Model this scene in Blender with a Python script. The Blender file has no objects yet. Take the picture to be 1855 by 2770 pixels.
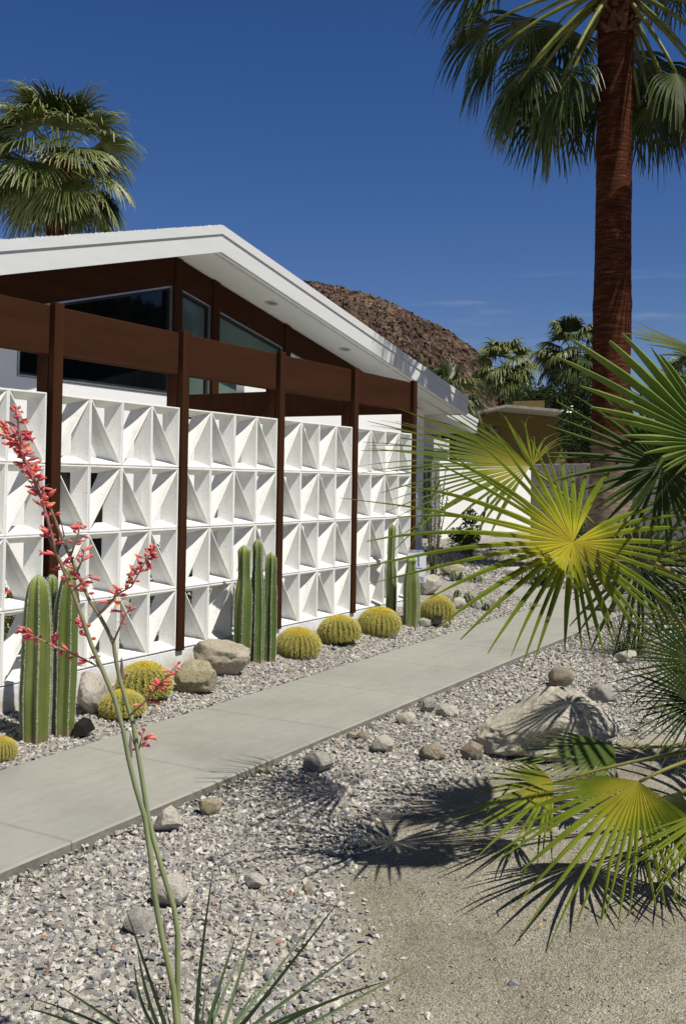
import bpy, bmesh, math, random
import numpy as np
from mathutils import Vector, Matrix, noise
random.seed(7); RNG = np.random.default_rng(7)
PI = math.pi
scene = bpy.context.scene
COL = scene.collection

# ------------------------------------------------------------------ camera
F_PX, YAW, PITCH, ROLL = 2696.6, 1.04859, 0.02652, 0.01504
CAM = Vector((-4.20429, -4.30644, 1.13999)); SHIFT = -152.928
FW = Vector((math.sin(YAW)*math.cos(PITCH), math.cos(YAW)*math.cos(PITCH), math.sin(PITCH)))
_r0 = Vector((math.cos(YAW), -math.sin(YAW), 0)); _u0 = _r0.cross(FW)
RT = math.cos(ROLL)*_r0 + math.sin(ROLL)*_u0
UP = -math.sin(ROLL)*_r0 + math.cos(ROLL)*_u0
cd = bpy.data.cameras.new('camera'); cam = bpy.data.objects.new('camera', cd); COL.objects.link(cam)
cd.sensor_fit = 'VERTICAL'; cd.sensor_height = 36; cd.sensor_width = 24
cd.lens = F_PX/2770*36; cd.shift_y = SHIFT/2770; cd.clip_start = .05; cd.clip_end = 3000
R3 = Matrix((RT, UP, -FW)).transposed()
cam.matrix_world = Matrix.Translation(CAM) @ R3.to_4x4()
scene.camera = cam

# measuring helpers: a point of the photograph's survey -> a point in the place
def ray(x, y): return FW + RT*((x-927.5)/F_PX) - UP*((y-(1385+SHIFT))/F_PX)
def on_y(x, y, Y): d = ray(x, y); return CAM + d*((Y-CAM.y)/d.y)
def at(x, y, D): return CAM + ray(x, y)*D
def on_z(x, y, Z): d = ray(x, y); return CAM + d*((Z-CAM.z)/d.z)
def proj(p):
    d = Vector(p)-CAM; z = d.dot(FW)
    return 927.5+F_PX*d.dot(RT)/z, 1385+SHIFT-F_PX*d.dot(UP)/z, z
def sst(a, b, x):
    t = min(1, max(0, (x-a)/(b-a))); return t*t*(3-2*t)

# ------------------------------------------------------------------ terrain heights
YB_X = [-6, -3, -2, -1.5, -1.2, -.66, -.1, .4, 1.1, 1.6, 2.3, 3.2]
YB_Y = [-3.9, -3.25, -3.03, -2.82, -2.53, -2.43, -2.44, -2.47, -2.75, -3.1, -3.7, -6]
def yb(x): return float(np.interp(x, YB_X, YB_Y))
def dg(x, y):                                  # signed distance-like: > 0 on the decomposed granite
    return yb(x) + .05*noise.noise(Vector((x*3, y*3, 0))) + .03*noise.noise(Vector((x*9, y*9, 3))) - y
WALK_Z = -.2
def gz(x, y):
    n = .012*noise.noise(Vector((x*1.7, y*1.7, 1.3)))
    if y > -.66 and x < 6.62:
        w = -.155+.021*(min(max(x, -3), 9)+.4)
        t = min(1, max(0, (y+.66)/.66)); z = -.208+(w+.208)*t
        return z + n*.6
    if x >= 6.62:
        far = sst(8.5, 11.0, x)
        z = -.212 + far*.2*sst(-.5, -1.5, y) + far*.17
        z += .46*sst(-1.62, -1.72, y)*sst(6.62, 6.75, x)*(1-.4*far)
        return z + n
    z = -.238 + n
    d = yb(x)-y
    z += .10*sst(0, 1.0, d)
    return z
def ground(x, y):
    lo, hi = 2.0, 60.0
    r = ray(x, y)
    t = 1.2
    while t < 80:
        p = CAM + r*t
        if p.z < gz(p.x, p.y): break
        t += .02
    return CAM + r*t

# ------------------------------------------------------------------ materials
def newmat(name):
    m = bpy.data.materials.new(name); m.use_nodes = True
    nt = m.node_tree; nt.nodes.clear()
    out = nt.nodes.new('ShaderNodeOutputMaterial'); b = nt.nodes.new('ShaderNodeBsdfPrincipled')
    nt.links.new(b.outputs[0], out.inputs[0])
    return m, nt, b, out
def nd(nt, typ, **kw):
    n = nt.nodes.new(typ)
    for k, v in kw.items():
        if k in n.inputs: n.inputs[k].default_value = v
        else: setattr(n, k, v)
    return n
def ramp(nt, stops, fac, interp='LINEAR'):
    r = nt.nodes.new('ShaderNodeValToRGB'); e = r.color_ramp; e.interpolation = interp
    while len(e.elements) < len(stops): e.elements.new(.5)
    for el, (p, c) in zip(e.elements, stops):
        el.position = p; el.color = (*c, 1)
    nt.links.new(fac, r.inputs[0]); return r
def objco(nt): return nt.nodes.new('ShaderNodeTexCoord').outputs['Object']
def mixc(nt, a, b, fac, mode='MIX'):
    m = nt.nodes.new('ShaderNodeMix'); m.data_type = 'RGBA'; m.blend_type = mode
    if hasattr(fac, 'links') or not isinstance(fac, (int, float)): nt.links.new(fac, m.inputs[0])
    else: m.inputs[0].default_value = fac
    for s, v in ((m.inputs[6], a), (m.inputs[7], b)):
        if isinstance(v, tuple): s.default_value = (*v, 1)
        else: nt.links.new(v, s)
    return m.outputs[2]
def surf(name, stops, scale=4, rough=.8, bump=0, bscale=60, spec=.3, stretch=(1, 1, 1), bdist=.004, extra=None, metallic=0, fine=0):
    """noise-coloured surface with optional bump"""
    m, nt, b, out = newmat(name)
    mp = nd(nt, 'ShaderNodeMapping'); nt.links.new(objco(nt), mp.inputs[0]); mp.inputs['Scale'].default_value = stretch
    n = nd(nt, 'ShaderNodeTexNoise', Scale=scale, Detail=8, Roughness=.6); nt.links.new(mp.outputs[0], n.inputs['Vector'])
    c = ramp(nt, stops, n.outputs[0]).outputs[0]
    if fine:
        n3 = nd(nt, 'ShaderNodeTexNoise', Scale=scale*17, Detail=4, Roughness=.7); nt.links.new(mp.outputs[0], n3.inputs['Vector'])
        r3 = ramp(nt, [(.35, (1-fine,)*3), (.65, (1+fine*.4,)*3)], n3.outputs[0])
        c = mixc(nt, c, r3.outputs[0], 1.0, 'MULTIPLY')
    nt.links.new(c, b.inputs['Base Color'])
    b.inputs['Roughness'].default_value = rough; b.inputs['Specular IOR Level'].default_value = spec; b.inputs['Metallic'].default_value = metallic
    if bump:
        n2 = nd(nt, 'ShaderNodeTexNoise', Scale=bscale, Detail=6, Roughness=.65); nt.links.new(mp.outputs[0], n2.inputs['Vector'])
        bp = nd(nt, 'ShaderNodeBump', Strength=bump, Distance=bdist); nt.links.new(n2.outputs[0], bp.inputs['Height']); nt.links.new(bp.outputs[0], b.inputs['Normal'])
    if extra: extra(m, nt, b)
    return m
def g(v, t=(1, 1, 1)): return (v*t[0], v*t[1], v*t[2])

M = {}
M['block'] = surf('painted_concrete_block', [(.3, (.70, .70, .67)), (.7, (.80, .80, .765))], 3, .75, .55, 150, .3, bdist=.002, fine=.05)
M['base_wall'] = surf('painted_footing', [(.3, (.66, .67, .67)), (.7, (.78, .78, .77))], 5, .8, .7, 35, .3, bdist=.006, fine=.06)
def splash(m, nt, b):
    base = b.inputs['Base Color'].links[0].from_socket
    sp_ = nd(nt, 'ShaderNodeSeparateXYZ'); nt.links.new(objco(nt), sp_.inputs[0])
    n = nd(nt, 'ShaderNodeTexNoise', Scale=9, Detail=7, Roughness=.7); nt.links.new(objco(nt), n.inputs['Vector'])
    ad = nd(nt, 'ShaderNodeMath', operation='MULTIPLY_ADD'); nt.links.new(n.outputs[0], ad.inputs[0]); ad.inputs[1].default_value = -.22; nt.links.new(sp_.outputs[2], ad.inputs[2])
    f = ramp(nt, [(.07, (1, 1, 1)), (.16, (0, 0, 0))], ad.outputs[0]).outputs[0]
    nt.links.new(mixc(nt, base, (.50, .46, .38), f), b.inputs['Base Color'])
M['base_wall'] = surf('painted_footing', [(.3, (.64, .65, .65)), (.7, (.76, .77, .76))], 5, .8, .7, 35, .3, bdist=.006, fine=.08, extra=splash)
M['stucco'] = surf('white_stucco', [(.3, (.74, .74, .72)), (.7, (.80, .80, .78))], 2, .85, .5, 170, .2, bdist=.002)
M['white_paint'] = surf('white_trim_paint', [(.3, (.55, .565, .555)), (.7, (.60, .61, .60))], 1.5, .55, .08, 25, .4, stretch=(1, 5, 5))
M['brown'] = surf('brown_wood_paint', [(.3, (.033, .0125, .0058)), (.7, (.047, .0185, .0088))], 2.5, .75, .35, 30, .05, stretch=(.35, 3, 3), bdist=.003, fine=.07)
M['brown_v'] = surf('brown_post_paint', [(.3, (.034, .0130, .0060)), (.7, (.049, .0195, .0092))], 2.5, .75, .35, 30, .05, stretch=(3, 3, .3), bdist=.003, fine=.07)
def soff(m, nt, b):
    sp = nd(nt, 'ShaderNodeSeparateXYZ'); nt.links.new(objco(nt), sp.inputs[0])
    mm = nd(nt, 'ShaderNodeMath', operation='MULTIPLY'); mm.inputs[1].default_value = 1/.085; nt.links.new(sp.outputs[0], mm.inputs[0])
    fr = nd(nt, 'ShaderNodeMath', operation='FRACT'); nt.links.new(mm.outputs[0], fr.inputs[0])
    r = ramp(nt, [(0, (0, 0, 0)), (.05, (0, 0, 0)), (.10, (1, 1, 1)), (1, (1, 1, 1))], fr.outputs[0])
    bp = nd(nt, 'ShaderNodeBump', Strength=1.0, Distance=.02); nt.links.new(r.outputs[0], bp.inputs['Height']); nt.links.new(bp.outputs[0], b.inputs['Normal'])
M['soffit'] = surf('white_board_soffit', [(.3, (.90, .90, .89)), (.7, (.93, .93, .92))], 2, .6, extra=soff)
M['roof_gravel'] = surf('white_roof_gravel', [(.3, (.5, .5, .48)), (.7, (.75, .75, .72))], 60, .9, 1, 90)
M['metal'] = surf('aluminium_frame', [(.3, (.45, .46, .48)), (.7, (.6, .61, .62))], 6, .35, metallic=.85)
M['gasket'] = surf('black_gasket', [(.3, (.01, .01, .01)), (.7, (.02, .02, .02))], 6, .5)
def worn(m, nt, b):
    base = b.inputs['Base Color'].links[0].from_socket
    mp = nd(nt, 'ShaderNodeMapping'); nt.links.new(objco(nt), mp.inputs[0]); mp.inputs['Scale'].default_value = (7, 7, 1.6)
    n = nd(nt, 'ShaderNodeTexNoise', Scale=2.2, Detail=8, Roughness=.7); nt.links.new(mp.outputs[0], n.inputs['Vector'])
    c = mixc(nt, base, ramp(nt, [(.30, (.84, .82, .77)), (.46, (1, 1, 1))], n.outputs[0]).outputs[0], 1.0, 'MULTIPLY')
    p = nd(nt, 'ShaderNodeTexNoise', Scale=75, Detail=3, Roughness=.5); nt.links.new(objco(nt), p.inputs['Vector'])
    c = mixc(nt, c, ramp(nt, [(.28, (.62, .61, .57)), (.33, (1, 1, 1))], p.outputs[0]).outputs[0], 1.0, 'MULTIPLY')
    nt.links.new(c, b.inputs['Base Color'])
M['block'] = surf('painted_concrete_block', [(.3, (.70, .70, .665)), (.7, (.79, .79, .755))], 3, .75, .7, 120, .3, bdist=.003, fine=.06, extra=worn)
def glass(name, c1, c2, rough=.03):
    return surf(name, [(.35, c1), (.65, c2)], .8, rough, spec=.42)
M['glass_dark'] = glass('dark_window_glass', (.002, .003, .004), (.005, .007, .008))
M['glass_teal'] = glass('teal_window_glass', (.055, .085, .075), (.095, .135, .115))
M['glass_pale'] = glass('pale_green_window_glass', (.09, .135, .115), (.14, .185, .155))
M['lamp_glass'] = surf('amber_downlight_lens', [(.3, (.28, .22, .12)), (.7, (.4, .32, .18))], 6, .3)
M['turquoise'] = surf('turquoise_door_paint', [(.3, (.12, .50, .55)), (.7, (.16, .58, .62))], 3, .5)
def conc(m, nt, b):
    pass
def walkx(m, nt, b):
    base = b.inputs['Base Color'].links[0].from_socket
    n = nd(nt, 'ShaderNodeTexNoise', Scale=.9, Detail=7, Roughness=.65); nt.links.new(objco(nt), n.inputs['Vector'])
    c = mixc(nt, base, ramp(nt, [(.30, (.86, .85, .83)), (.48, (1, 1, 1)), (.70, (1.06, 1.05, 1.04))], n.outputs[0]).outputs[0], 1.0, 'MULTIPLY')
    mp = nd(nt, 'ShaderNodeMapping'); nt.links.new(objco(nt), mp.inputs[0]); mp.inputs['Scale'].default_value = (1.2, 6, 1)
    n2 = nd(nt, 'ShaderNodeTexNoise', Scale=3, Detail=6, Roughness=.7); nt.links.new(mp.outputs[0], n2.inputs['Vector'])
    c = mixc(nt, c, ramp(nt, [(.35, (.94, .94, .93)), (.6, (1.03, 1.03, 1.03))], n2.outputs[0]).outputs[0], 1.0, 'MULTIPLY')
    nt.links.new(c, b.inputs['Base Color'])
M['walk'] = surf('pale_concrete', [(.25, (.262, .260, .228)), (.5, (.284, .282, .248)), (.75, (.306, .303, .266))], 1.6, .85, .25, 260, .2, bdist=.0015, fine=.05, extra=walkx)
M['bounce_patio'] = surf('white_patio_concrete', [(.3, (.82, .81, .79)), (.7, (.88, .87, .85))], 3, .85, .2, 80)
M['walk_side'] = surf('concrete_edge', [(.3, (.16, .15, .125)), (.7, (.24, .225, .19))], 9, .9, .9, 45, .2, bdist=.006, fine=.15)
M['joint'] = surf('concrete_joint', [(.3, (.12, .115, .095)), (.7, (.20, .19, .165))], 9, .9)
M['low_block'] = surf('grey_concrete_block', [(.3, (.27, .26, .22)), (.7, (.36, .345, .30))], 6, .9, .6, 90, .2, bdist=.003, fine=.08)
M['cream_block'] = surf('cream_block_wall', [(.3, (.55, .52, .44)), (.7, (.64, .61, .52))], 3, .9, .5, 90, .2, bdist=.003)
M['mortar'] = surf('dark_mortar', [(.3, (.05, .045, .035)), (.7, (.09, .08, .065))], 6, .95)
M['tan'] = surf('olive_tan_stucco', [(.3, (.135, .10, .038)), (.7, (.17, .13, .05))], 1.5, .9, .3, 60, .1)
M['tan_trim'] = surf('weathered_roof_edge', [(.3, (.22, .20, .16)), (.7, (.38, .36, .31))], 8, .8)
M['black'] = surf('dark_bronze_metal', [(.3, (.006, .0055, .005)), (.7, (.013, .012, .010))], 10, .4, spec=.5)
M['sign_white'] = surf('white_sign', [(.3, (.7, .72, .74)), (.7, (.76, .78, .8))], 4, .4)
M['sign_blue'] = surf('blue_sign_ink', [(.3, (.02, .10, .42)), (.7, (.03, .14, .5))], 4, .4)
M['sign_navy'] = surf('navy_sign_ink', [(.3, (.012, .02, .16)), (.7, (.02, .03, .2))], 4, .4)

def granite(name, stops, dark=.25, big=2.5, speck=90, tint=None):
    m, nt, b, out = newmat(name)
    co = objco(nt)
    n = nd(nt, 'ShaderNodeTexNoise', Scale=big, Detail=6, Roughness=.6); nt.links.new(co, n.inputs['Vector'])
    c = ramp(nt, stops, n.outputs[0]).outputs[0]
    v = nd(nt, 'ShaderNodeTexNoise', Scale=speck, Detail=5, Roughness=.75); nt.links.new(co, v.inputs['Vector'])
    r = ramp(nt, [(.34, (dark,)*3), (.46, (.85,)*3), (.56, (1, 1, 1)), (.72, (1.25,)*3)], v.outputs[0])
    c = mixc(nt, c, r.outputs[0], 1.0, 'MULTIPLY'); nt.links.new(c, b.inputs['Base Color'])
    b.inputs['Roughness'].default_value = .85; b.inputs['Specular IOR Level'].default_value = .25
    n2 = nd(nt, 'ShaderNodeTexNoise', Scale=30, Detail=8, Roughness=.7); nt.links.new(co, n2.inputs['Vector'])
    bp = nd(nt, 'ShaderNodeBump', Strength=.8, Distance=.012); nt.links.new(n2.outputs[0], bp.inputs['Height']); nt.links.new(bp.outputs[0], b.inputs['Normal'])
    return m
M['rock_tan'] = granite('tan_granite', [(.3, (.25, .205, .135)), (.5, (.36, .32, .24)), (.7, (.44, .40, .325))], .35)
M['rock_buff'] = granite('buff_granite', [(.3, (.24, .21, .12)), (.5, (.34, .30, .19)), (.7, (.40, .36, .25))], .45)
M['rock_pale'] = granite('pale_granite', [(.3, (.36, .33, .25)), (.5, (.46, .43, .34)), (.7, (.52, .49, .42))], .35, 2, 55)
M['rock_grey'] = granite('grey_granite', [(.3, (.24, .23, .205)), (.5, (.32, .305, .27)), (.7, (.40, .38, .335))], .35, 6, 160)
M['rock_brown'] = granite('brown_granite', [(.3, (.19, .155, .11)), (.5, (.26, .22, .165)), (.7, (.33, .29, .23))], .4, 6, 110)
M['rock_light'] = granite('light_granite', [(.3, (.34, .30, .24)), (.5, (.43, .40, .34)), (.7, (.48, .45, .40))], .45, 6, 140)

def gravel_mat(name, stops, speck=.6, sscale=260):
    m, nt, b, out = newmat(name)
    geo = nd(nt, 'ShaderNodeNewGeometry')
    c = ramp(nt, stops, geo.outputs['Random Per Island'], 'CONSTANT').outputs[0]
    n = nd(nt, 'ShaderNodeTexNoise', Scale=sscale, Detail=4, Roughness=.7); nt.links.new(objco(nt), n.inputs['Vector'])
    r = ramp(nt, [(.35, (1-speck,)*3), (.5, (.95,)*3), (.7, (1.25,)*3)], n.outputs[0])
    c = mixc(nt, c, r.outputs[0], 1.0, 'MULTIPLY'); nt.links.new(c, b.inputs['Base Color'])
    b.inputs['Roughness'].default_value = .85; b.inputs['Specular IOR Level'].default_value = .25
    return m
M['gravel'] = gravel_mat('crushed_granite_gravel', [
    (0, (.40, .375, .33)), (.10, (.29, .28, .26)), (.20, (.52, .49, .43)), (.30, (.20, .20, .20)), (.37, (.47, .42, .35)), (.46, (.34, .33, .305)),
    (.55, (.15, .15, .15)), (.60, (.54, .515, .465)), (.72, (.31, .28, .23)), (.79, (.24, .245, .255)), (.85, (.42, .385, .33)), (.94, (.58, .555, .51)), (.992, (.30, .18, .12))])
M['grit'] = gravel_mat('decomposed_granite_grit', [
    (0, (.30, .275, .205)), (.2, (.17, .16, .13)), (.35, (.38, .355, .28)), (.5, (.11, .11, .11)), (.62, (.32, .295, .22)), (.75, (.22, .205, .165)), (.88, (.50, .475, .40))], .4, 500)

def ground_mat():
    m, nt, b, out = newmat('desert_ground')
    co = objco(nt)
    a = nd(nt, 'ShaderNodeAttribute', attribute_name='dg')
    # grit
    n1 = nd(nt, 'ShaderNodeTexNoise', Scale=2.2, Detail=8, Roughness=.62); nt.links.new(co, n1.inputs['Vector'])
    cg = ramp(nt, [(.30, (.215, .195, .145)), (.46, (.285, .262, .202)), (.56, (.35, .325, .258)), (.68, (.45, .42, .345))], n1.outputs[0]).outputs[0]
    v = nd(nt, 'ShaderNodeTexVoronoi', Scale=190); nt.links.new(co, v.inputs['Vector'])
    hs = nd(nt, 'ShaderNodeSeparateColor'); nt.links.new(v.outputs['Color'], hs.inputs[0])
    rs = ramp(nt, [(0, (.42, .43, .47)), (.25, (.75, .75, .75)), (.5, (1, 1, 1)), (.8, (1.2, 1.17, 1.1)), (1, (1.7, 1.65, 1.55))], hs.outputs[0]).outputs[0]
    cg = mixc(nt, cg, rs, .6, 'MULTIPLY')
    # soil under the gravel
    n2 = nd(nt, 'ShaderNodeTexNoise', Scale=40, Detail=6); nt.links.new(co, n2.inputs['Vector'])
    cs = ramp(nt, [(.3, (.12, .11, .092)), (.5, (.22, .205, .175)), (.7, (.34, .32, .275))], n2.outputs[0]).outputs[0]
    v2 = nd(nt, 'ShaderNodeTexVoronoi', Scale=42); nt.links.new(co, v2.inputs['Vector'])
    h2 = nd(nt, 'ShaderNodeSeparateColor'); nt.links.new(v2.outputs['Color'], h2.inputs[0])
    cs2 = ramp(nt, [(0, (.17, .165, .155)), (.3, (.31, .295, .26)), (.6, (.41, .375, .32)), (1, (.50, .475, .42))], h2.outputs[0]).outputs[0]
    cs = mixc(nt, cs, cs2, .6)
    nt.links.new(mixc(nt, cs, cg, a.outputs['Fac']), b.inputs['Base Color'])
    b.inputs['Roughness'].default_value = .95; b.inputs['Specular IOR Level'].default_value = .1
    b1 = nd(nt, 'ShaderNodeBump', Strength=.8, Distance=.005); nt.links.new(v.outputs['Distance'], b1.inputs['Height'])
    n3 = nd(nt, 'ShaderNodeTexNoise', Scale=28, Detail=9, Roughness=.7); nt.links.new(co, n3.inputs['Vector'])
    b2 = nd(nt, 'ShaderNodeBump', Strength=.7, Distance=.012); nt.links.new(n3.outputs[0], b2.inputs['Height']); nt.links.new(b1.outputs[0], b2.inputs['Normal'])
    nt.links.new(b2.outputs[0], b.inputs['Normal'])
    return m
M['ground'] = ground_mat()

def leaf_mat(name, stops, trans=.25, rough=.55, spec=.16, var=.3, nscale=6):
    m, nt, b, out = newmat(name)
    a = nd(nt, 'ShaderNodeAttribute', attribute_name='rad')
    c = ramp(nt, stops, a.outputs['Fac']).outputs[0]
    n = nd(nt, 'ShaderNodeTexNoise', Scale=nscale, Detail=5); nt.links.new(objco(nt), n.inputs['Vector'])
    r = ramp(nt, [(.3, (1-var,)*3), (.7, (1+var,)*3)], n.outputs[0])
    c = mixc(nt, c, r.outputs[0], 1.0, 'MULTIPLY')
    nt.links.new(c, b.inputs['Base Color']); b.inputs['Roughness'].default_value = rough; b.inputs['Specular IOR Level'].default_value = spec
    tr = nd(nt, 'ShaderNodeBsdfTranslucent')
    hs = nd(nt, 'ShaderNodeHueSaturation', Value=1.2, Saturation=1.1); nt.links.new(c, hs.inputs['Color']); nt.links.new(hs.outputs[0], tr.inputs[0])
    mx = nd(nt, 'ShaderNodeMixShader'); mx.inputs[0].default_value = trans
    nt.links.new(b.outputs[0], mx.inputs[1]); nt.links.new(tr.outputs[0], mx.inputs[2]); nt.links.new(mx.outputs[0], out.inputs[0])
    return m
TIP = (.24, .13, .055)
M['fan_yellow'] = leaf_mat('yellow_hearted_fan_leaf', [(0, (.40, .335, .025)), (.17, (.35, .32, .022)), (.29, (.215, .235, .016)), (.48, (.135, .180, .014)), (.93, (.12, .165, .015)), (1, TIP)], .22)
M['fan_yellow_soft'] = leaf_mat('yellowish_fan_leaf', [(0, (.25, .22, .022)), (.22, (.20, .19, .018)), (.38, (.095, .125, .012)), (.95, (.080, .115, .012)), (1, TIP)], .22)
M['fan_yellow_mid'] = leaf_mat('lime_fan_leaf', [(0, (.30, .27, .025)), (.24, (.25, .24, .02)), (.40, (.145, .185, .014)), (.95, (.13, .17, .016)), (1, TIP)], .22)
M['fan_green'] = leaf_mat('green_fan_leaf', [(0, (.028, .045, .008)), (.4, (.024, .045, .007)), (.7, (.050, .078, .011)), (.95, (.062, .092, .014)), (1, TIP)], .16)  # darkened to hold the shade; paler ends painted in as sunlit tips
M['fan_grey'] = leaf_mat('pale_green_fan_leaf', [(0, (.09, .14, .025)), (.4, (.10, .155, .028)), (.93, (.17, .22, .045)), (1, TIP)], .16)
M['fan_shaded'] = leaf_mat('shaded_fan_leaf', [(0, (.016, .024, .005)), (.5, (.014, .024, .005)), (.95, (.026, .040, .008)), (1, TIP)], .1)  # shaded copy of the green leaf, deep shade put into its colour
M['palm_leaf'] = leaf_mat('tall_palm_leaf', [(0, (.08, .09, .018)), (.35, (.028, .050, .009)), (.75, (.050, .072, .015)), (.93, (.12, .13, .04)), (1, (.34, .31, .2))], .06, .45, .35)
M['palm_leaf_light'] = leaf_mat('sunlit_palm_leaf', [(0, (.13, .14, .035)), (.35, (.085, .115, .025)), (.75, (.17, .195, .055)), (.93, (.27, .28, .12)), (1, (.5, .48, .36))], .06, .45, .35)  # lit copy of tall_palm_leaf, sunlight put into its paler colour
M['petiole'] = leaf_mat('palm_petiole', [(0, (.14, .15, .035)), (1, (.17, .16, .04))], 0, .45)
M['yucca_leaf'] = leaf_mat('grey_green_blade', [(0, (.13, .17, .075)), (.6, (.095, .14, .07)), (.95, (.13, .15, .06)), (1, (.30, .19, .09))], .1)
M['yucca_dark'] = leaf_mat('dark_green_blade', [(0, (.06, .085, .03)), (.6, (.025, .05, .018)), (1, (.07, .08, .03))], .1)
M['stalk'] = leaf_mat('flower_stalk_green', [(0, (.25, .29, .125)), (.38, (.235, .275, .15)), (.55, (.24, .225, .12)), (.75, (.26, .17, .12)), (1, (.48, .20, .20))], 0, .5, var=.2)
M['flower'] = leaf_mat('coral_flower', [(0, (.66, .15, .16)), (.5, (.82, .20, .195)), (.8, (.84, .25, .21)), (1, (.82, .48, .20))], .25, .5, var=.25, nscale=30)
M['flower_deep'] = leaf_mat('crimson_bud', [(0, (.52, .08, .11)), (1, (.72, .13, .16))], .2, .5, var=.25, nscale=30)
M['flower_throat'] = leaf_mat('yellow_flower_throat', [(0, (.75, .45, .04)), (1, (.8, .55, .15))], .3, .5)
M['bract'] = leaf_mat('dry_mauve_bract', [(0, (.34, .22, .22)), (1, (.42, .30, .31))], .3, .6)
def trunk_mat(name, zlow, red=True):
    m, nt, b, out = newmat(name)
    co = objco(nt)
    mp = nd(nt, 'ShaderNodeMapping'); nt.links.new(co, mp.inputs[0]); mp.inputs['Scale'].default_value = (1.6, 1.6, 14)
    n = nd(nt, 'ShaderNodeTexNoise', Scale=2.2, Detail=9, Roughness=.7); nt.links.new(mp.outputs[0], n.inputs['Vector'])
    c = ramp(nt, [(.30, (.020, .0055, .0028)), (.48, (.060, .0175, .0082)), (.60, (.105, .036, .016)), (.72, (.30, .155, .08))], n.outputs[0]).outputs[0]
    c2 = ramp(nt, [(.28, (.045, .03, .022)), (.42, (.20, .14, .10)), (.58, (.33, .26, .20)), (.72, (.42, .34, .28))], n.outputs[0]).outputs[0]
    sp = nd(nt, 'ShaderNodeSeparateXYZ'); nt.links.new(co, sp.inputs[0])
    n2 = nd(nt, 'ShaderNodeTexNoise', Scale=2.4, Detail=5, Roughness=.6); nt.links.new(co, n2.inputs['Vector'])
    ad = nd(nt, 'ShaderNodeMath', operation='MULTIPLY_ADD'); nt.links.new(n2.outputs[0], ad.inputs[0]); ad.inputs[1].default_value = 2.2; nt.links.new(sp.outputs[2], ad.inputs[2])
    r = ramp(nt, [(.42, (1, 1, 1)), (.62, (0, 0, 0))], nd_div(nt, ad.outputs[0], zlow*2))
    nt.links.new(mixc(nt, c, c2, r.outputs[0]), b.inputs['Base Color'])
    b.inputs['Roughness'].default_value = .85; b.inputs['Specular IOR Level'].default_value = .08
    mp2 = nd(nt, 'ShaderNodeMapping'); nt.links.new(co, mp2.inputs[0]); mp2.inputs['Scale'].default_value = (5, 5, 26)
    n3 = nd(nt, 'ShaderNodeTexNoise', Scale=2.4, Detail=8, Roughness=.7); nt.links.new(mp2.outputs[0], n3.inputs['Vector'])
    bp = nd(nt, 'ShaderNodeBump', Strength=1, Distance=.03); nt.links.new(n3.outputs[0], bp.inputs['Height']); nt.links.new(bp.outputs[0], b.inputs['Normal'])
    return m
def nd_div(nt, s, v):
    d = nd(nt, 'ShaderNodeMath', operation='DIVIDE'); nt.links.new(s, d.inputs[0]); d.inputs[1].default_value = v; return d.outputs[0]
M['trunk'] = trunk_mat('palm_trunk_bark', 2.45)
M['trunk_far'] = trunk_mat('far_palm_bark', .2)
M['boots'] = surf('dead_leaf_bases', [(.3, (.02, .008, .004)), (.5, (.08, .028, .012)), (.7, (.20, .09, .045))], 9, .8, .8, 30)
M['bark_grey'] = surf('grey_bark', [(.3, (.07, .055, .04)), (.7, (.16, .13, .10))], 12, .9, .6, 40)
M['shrub'] = leaf_mat('dark_shrub_leaf', [(0, (.022, .038, .012)), (1, (.05, .075, .025))], .15, .5)
M['shrub_mid'] = leaf_mat('mid_green_leaf', [(0, (.04, .07, .02)), (1, (.09, .13, .04))], .2, .5)
M['shrub_yellow'] = leaf_mat('yellow_green_leaf', [(0, (.16, .15, .02)), (1, (.34, .28, .03))], .2, .5)
M['white_petal'] = leaf_mat('white_blossom', [(0, (.7, .68, .66)), (1, (.8, .8, .8))], .2, .6)
M['red_petal'] = leaf_mat('red_blossom', [(0, (.6, .03, .05)), (1, (.7, .05, .08))], .2, .6)
M['yellow_petal'] = leaf_mat('yellow_petal', [(0, (.75, .5, .02)), (1, (.8, .6, .05))], .1, .6)
def cactus_skin(name, a, b_, c_):
    m, nt, b, out = newmat(name)
    at_ = nd(nt, 'ShaderNodeAttribute', attribute_name='rad')
    n = nd(nt, 'ShaderNodeTexNoise', Scale=9, Detail=6, Roughness=.6)
    mp = nd(nt, 'ShaderNodeMapping'); nt.links.new(objco(nt), mp.inputs[0]); mp.inputs['Scale'].default_value = (1.5, 1.5, .45); nt.links.new(mp.outputs[0], n.inputs['Vector'])
    c = ramp(nt, [(.3, a), (.55, b_), (.72, c_)], n.outputs[0]).outputs[0]
    c = mixc(nt, (.17, .125, .07), c, ramp(nt, [(.015, (0, 0, 0)), (.10, (1, 1, 1))], at_.outputs['Fac']).outputs[0])
    sc_ = nd(nt, 'ShaderNodeTexNoise', Scale=26, Detail=4, Roughness=.7); nt.links.new(objco(nt), sc_.inputs['Vector'])
    c = mixc(nt, c, (.20, .15, .08), ramp(nt, [(.66, (0, 0, 0)), (.71, (.8, .8, .8))], sc_.outputs[0]).outputs[0])
    c2 = mixc(nt, c, (.19, .24, .035), ramp(nt, [(.86, (0, 0, 0)), (1, (.85, .85, .85))], at_.outputs['Fac']).outputs[0])
    nt.links.new(c2, b.inputs['Base Color']); b.inputs['Roughness'].default_value = .5; b.inputs['Specular IOR Level'].default_value = .35
    bp = nd(nt, 'ShaderNodeBump', Strength=.25, Distance=.005); nt.links.new(n.outputs[0], bp.inputs['Height']); nt.links.new(bp.outputs[0], b.inputs['Normal'])
    return m
M['cactus_olive'] = cactus_skin('olive_cactus_skin', (.085, .115, .022), (.125, .155, .035), (.17, .20, .07))
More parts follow.
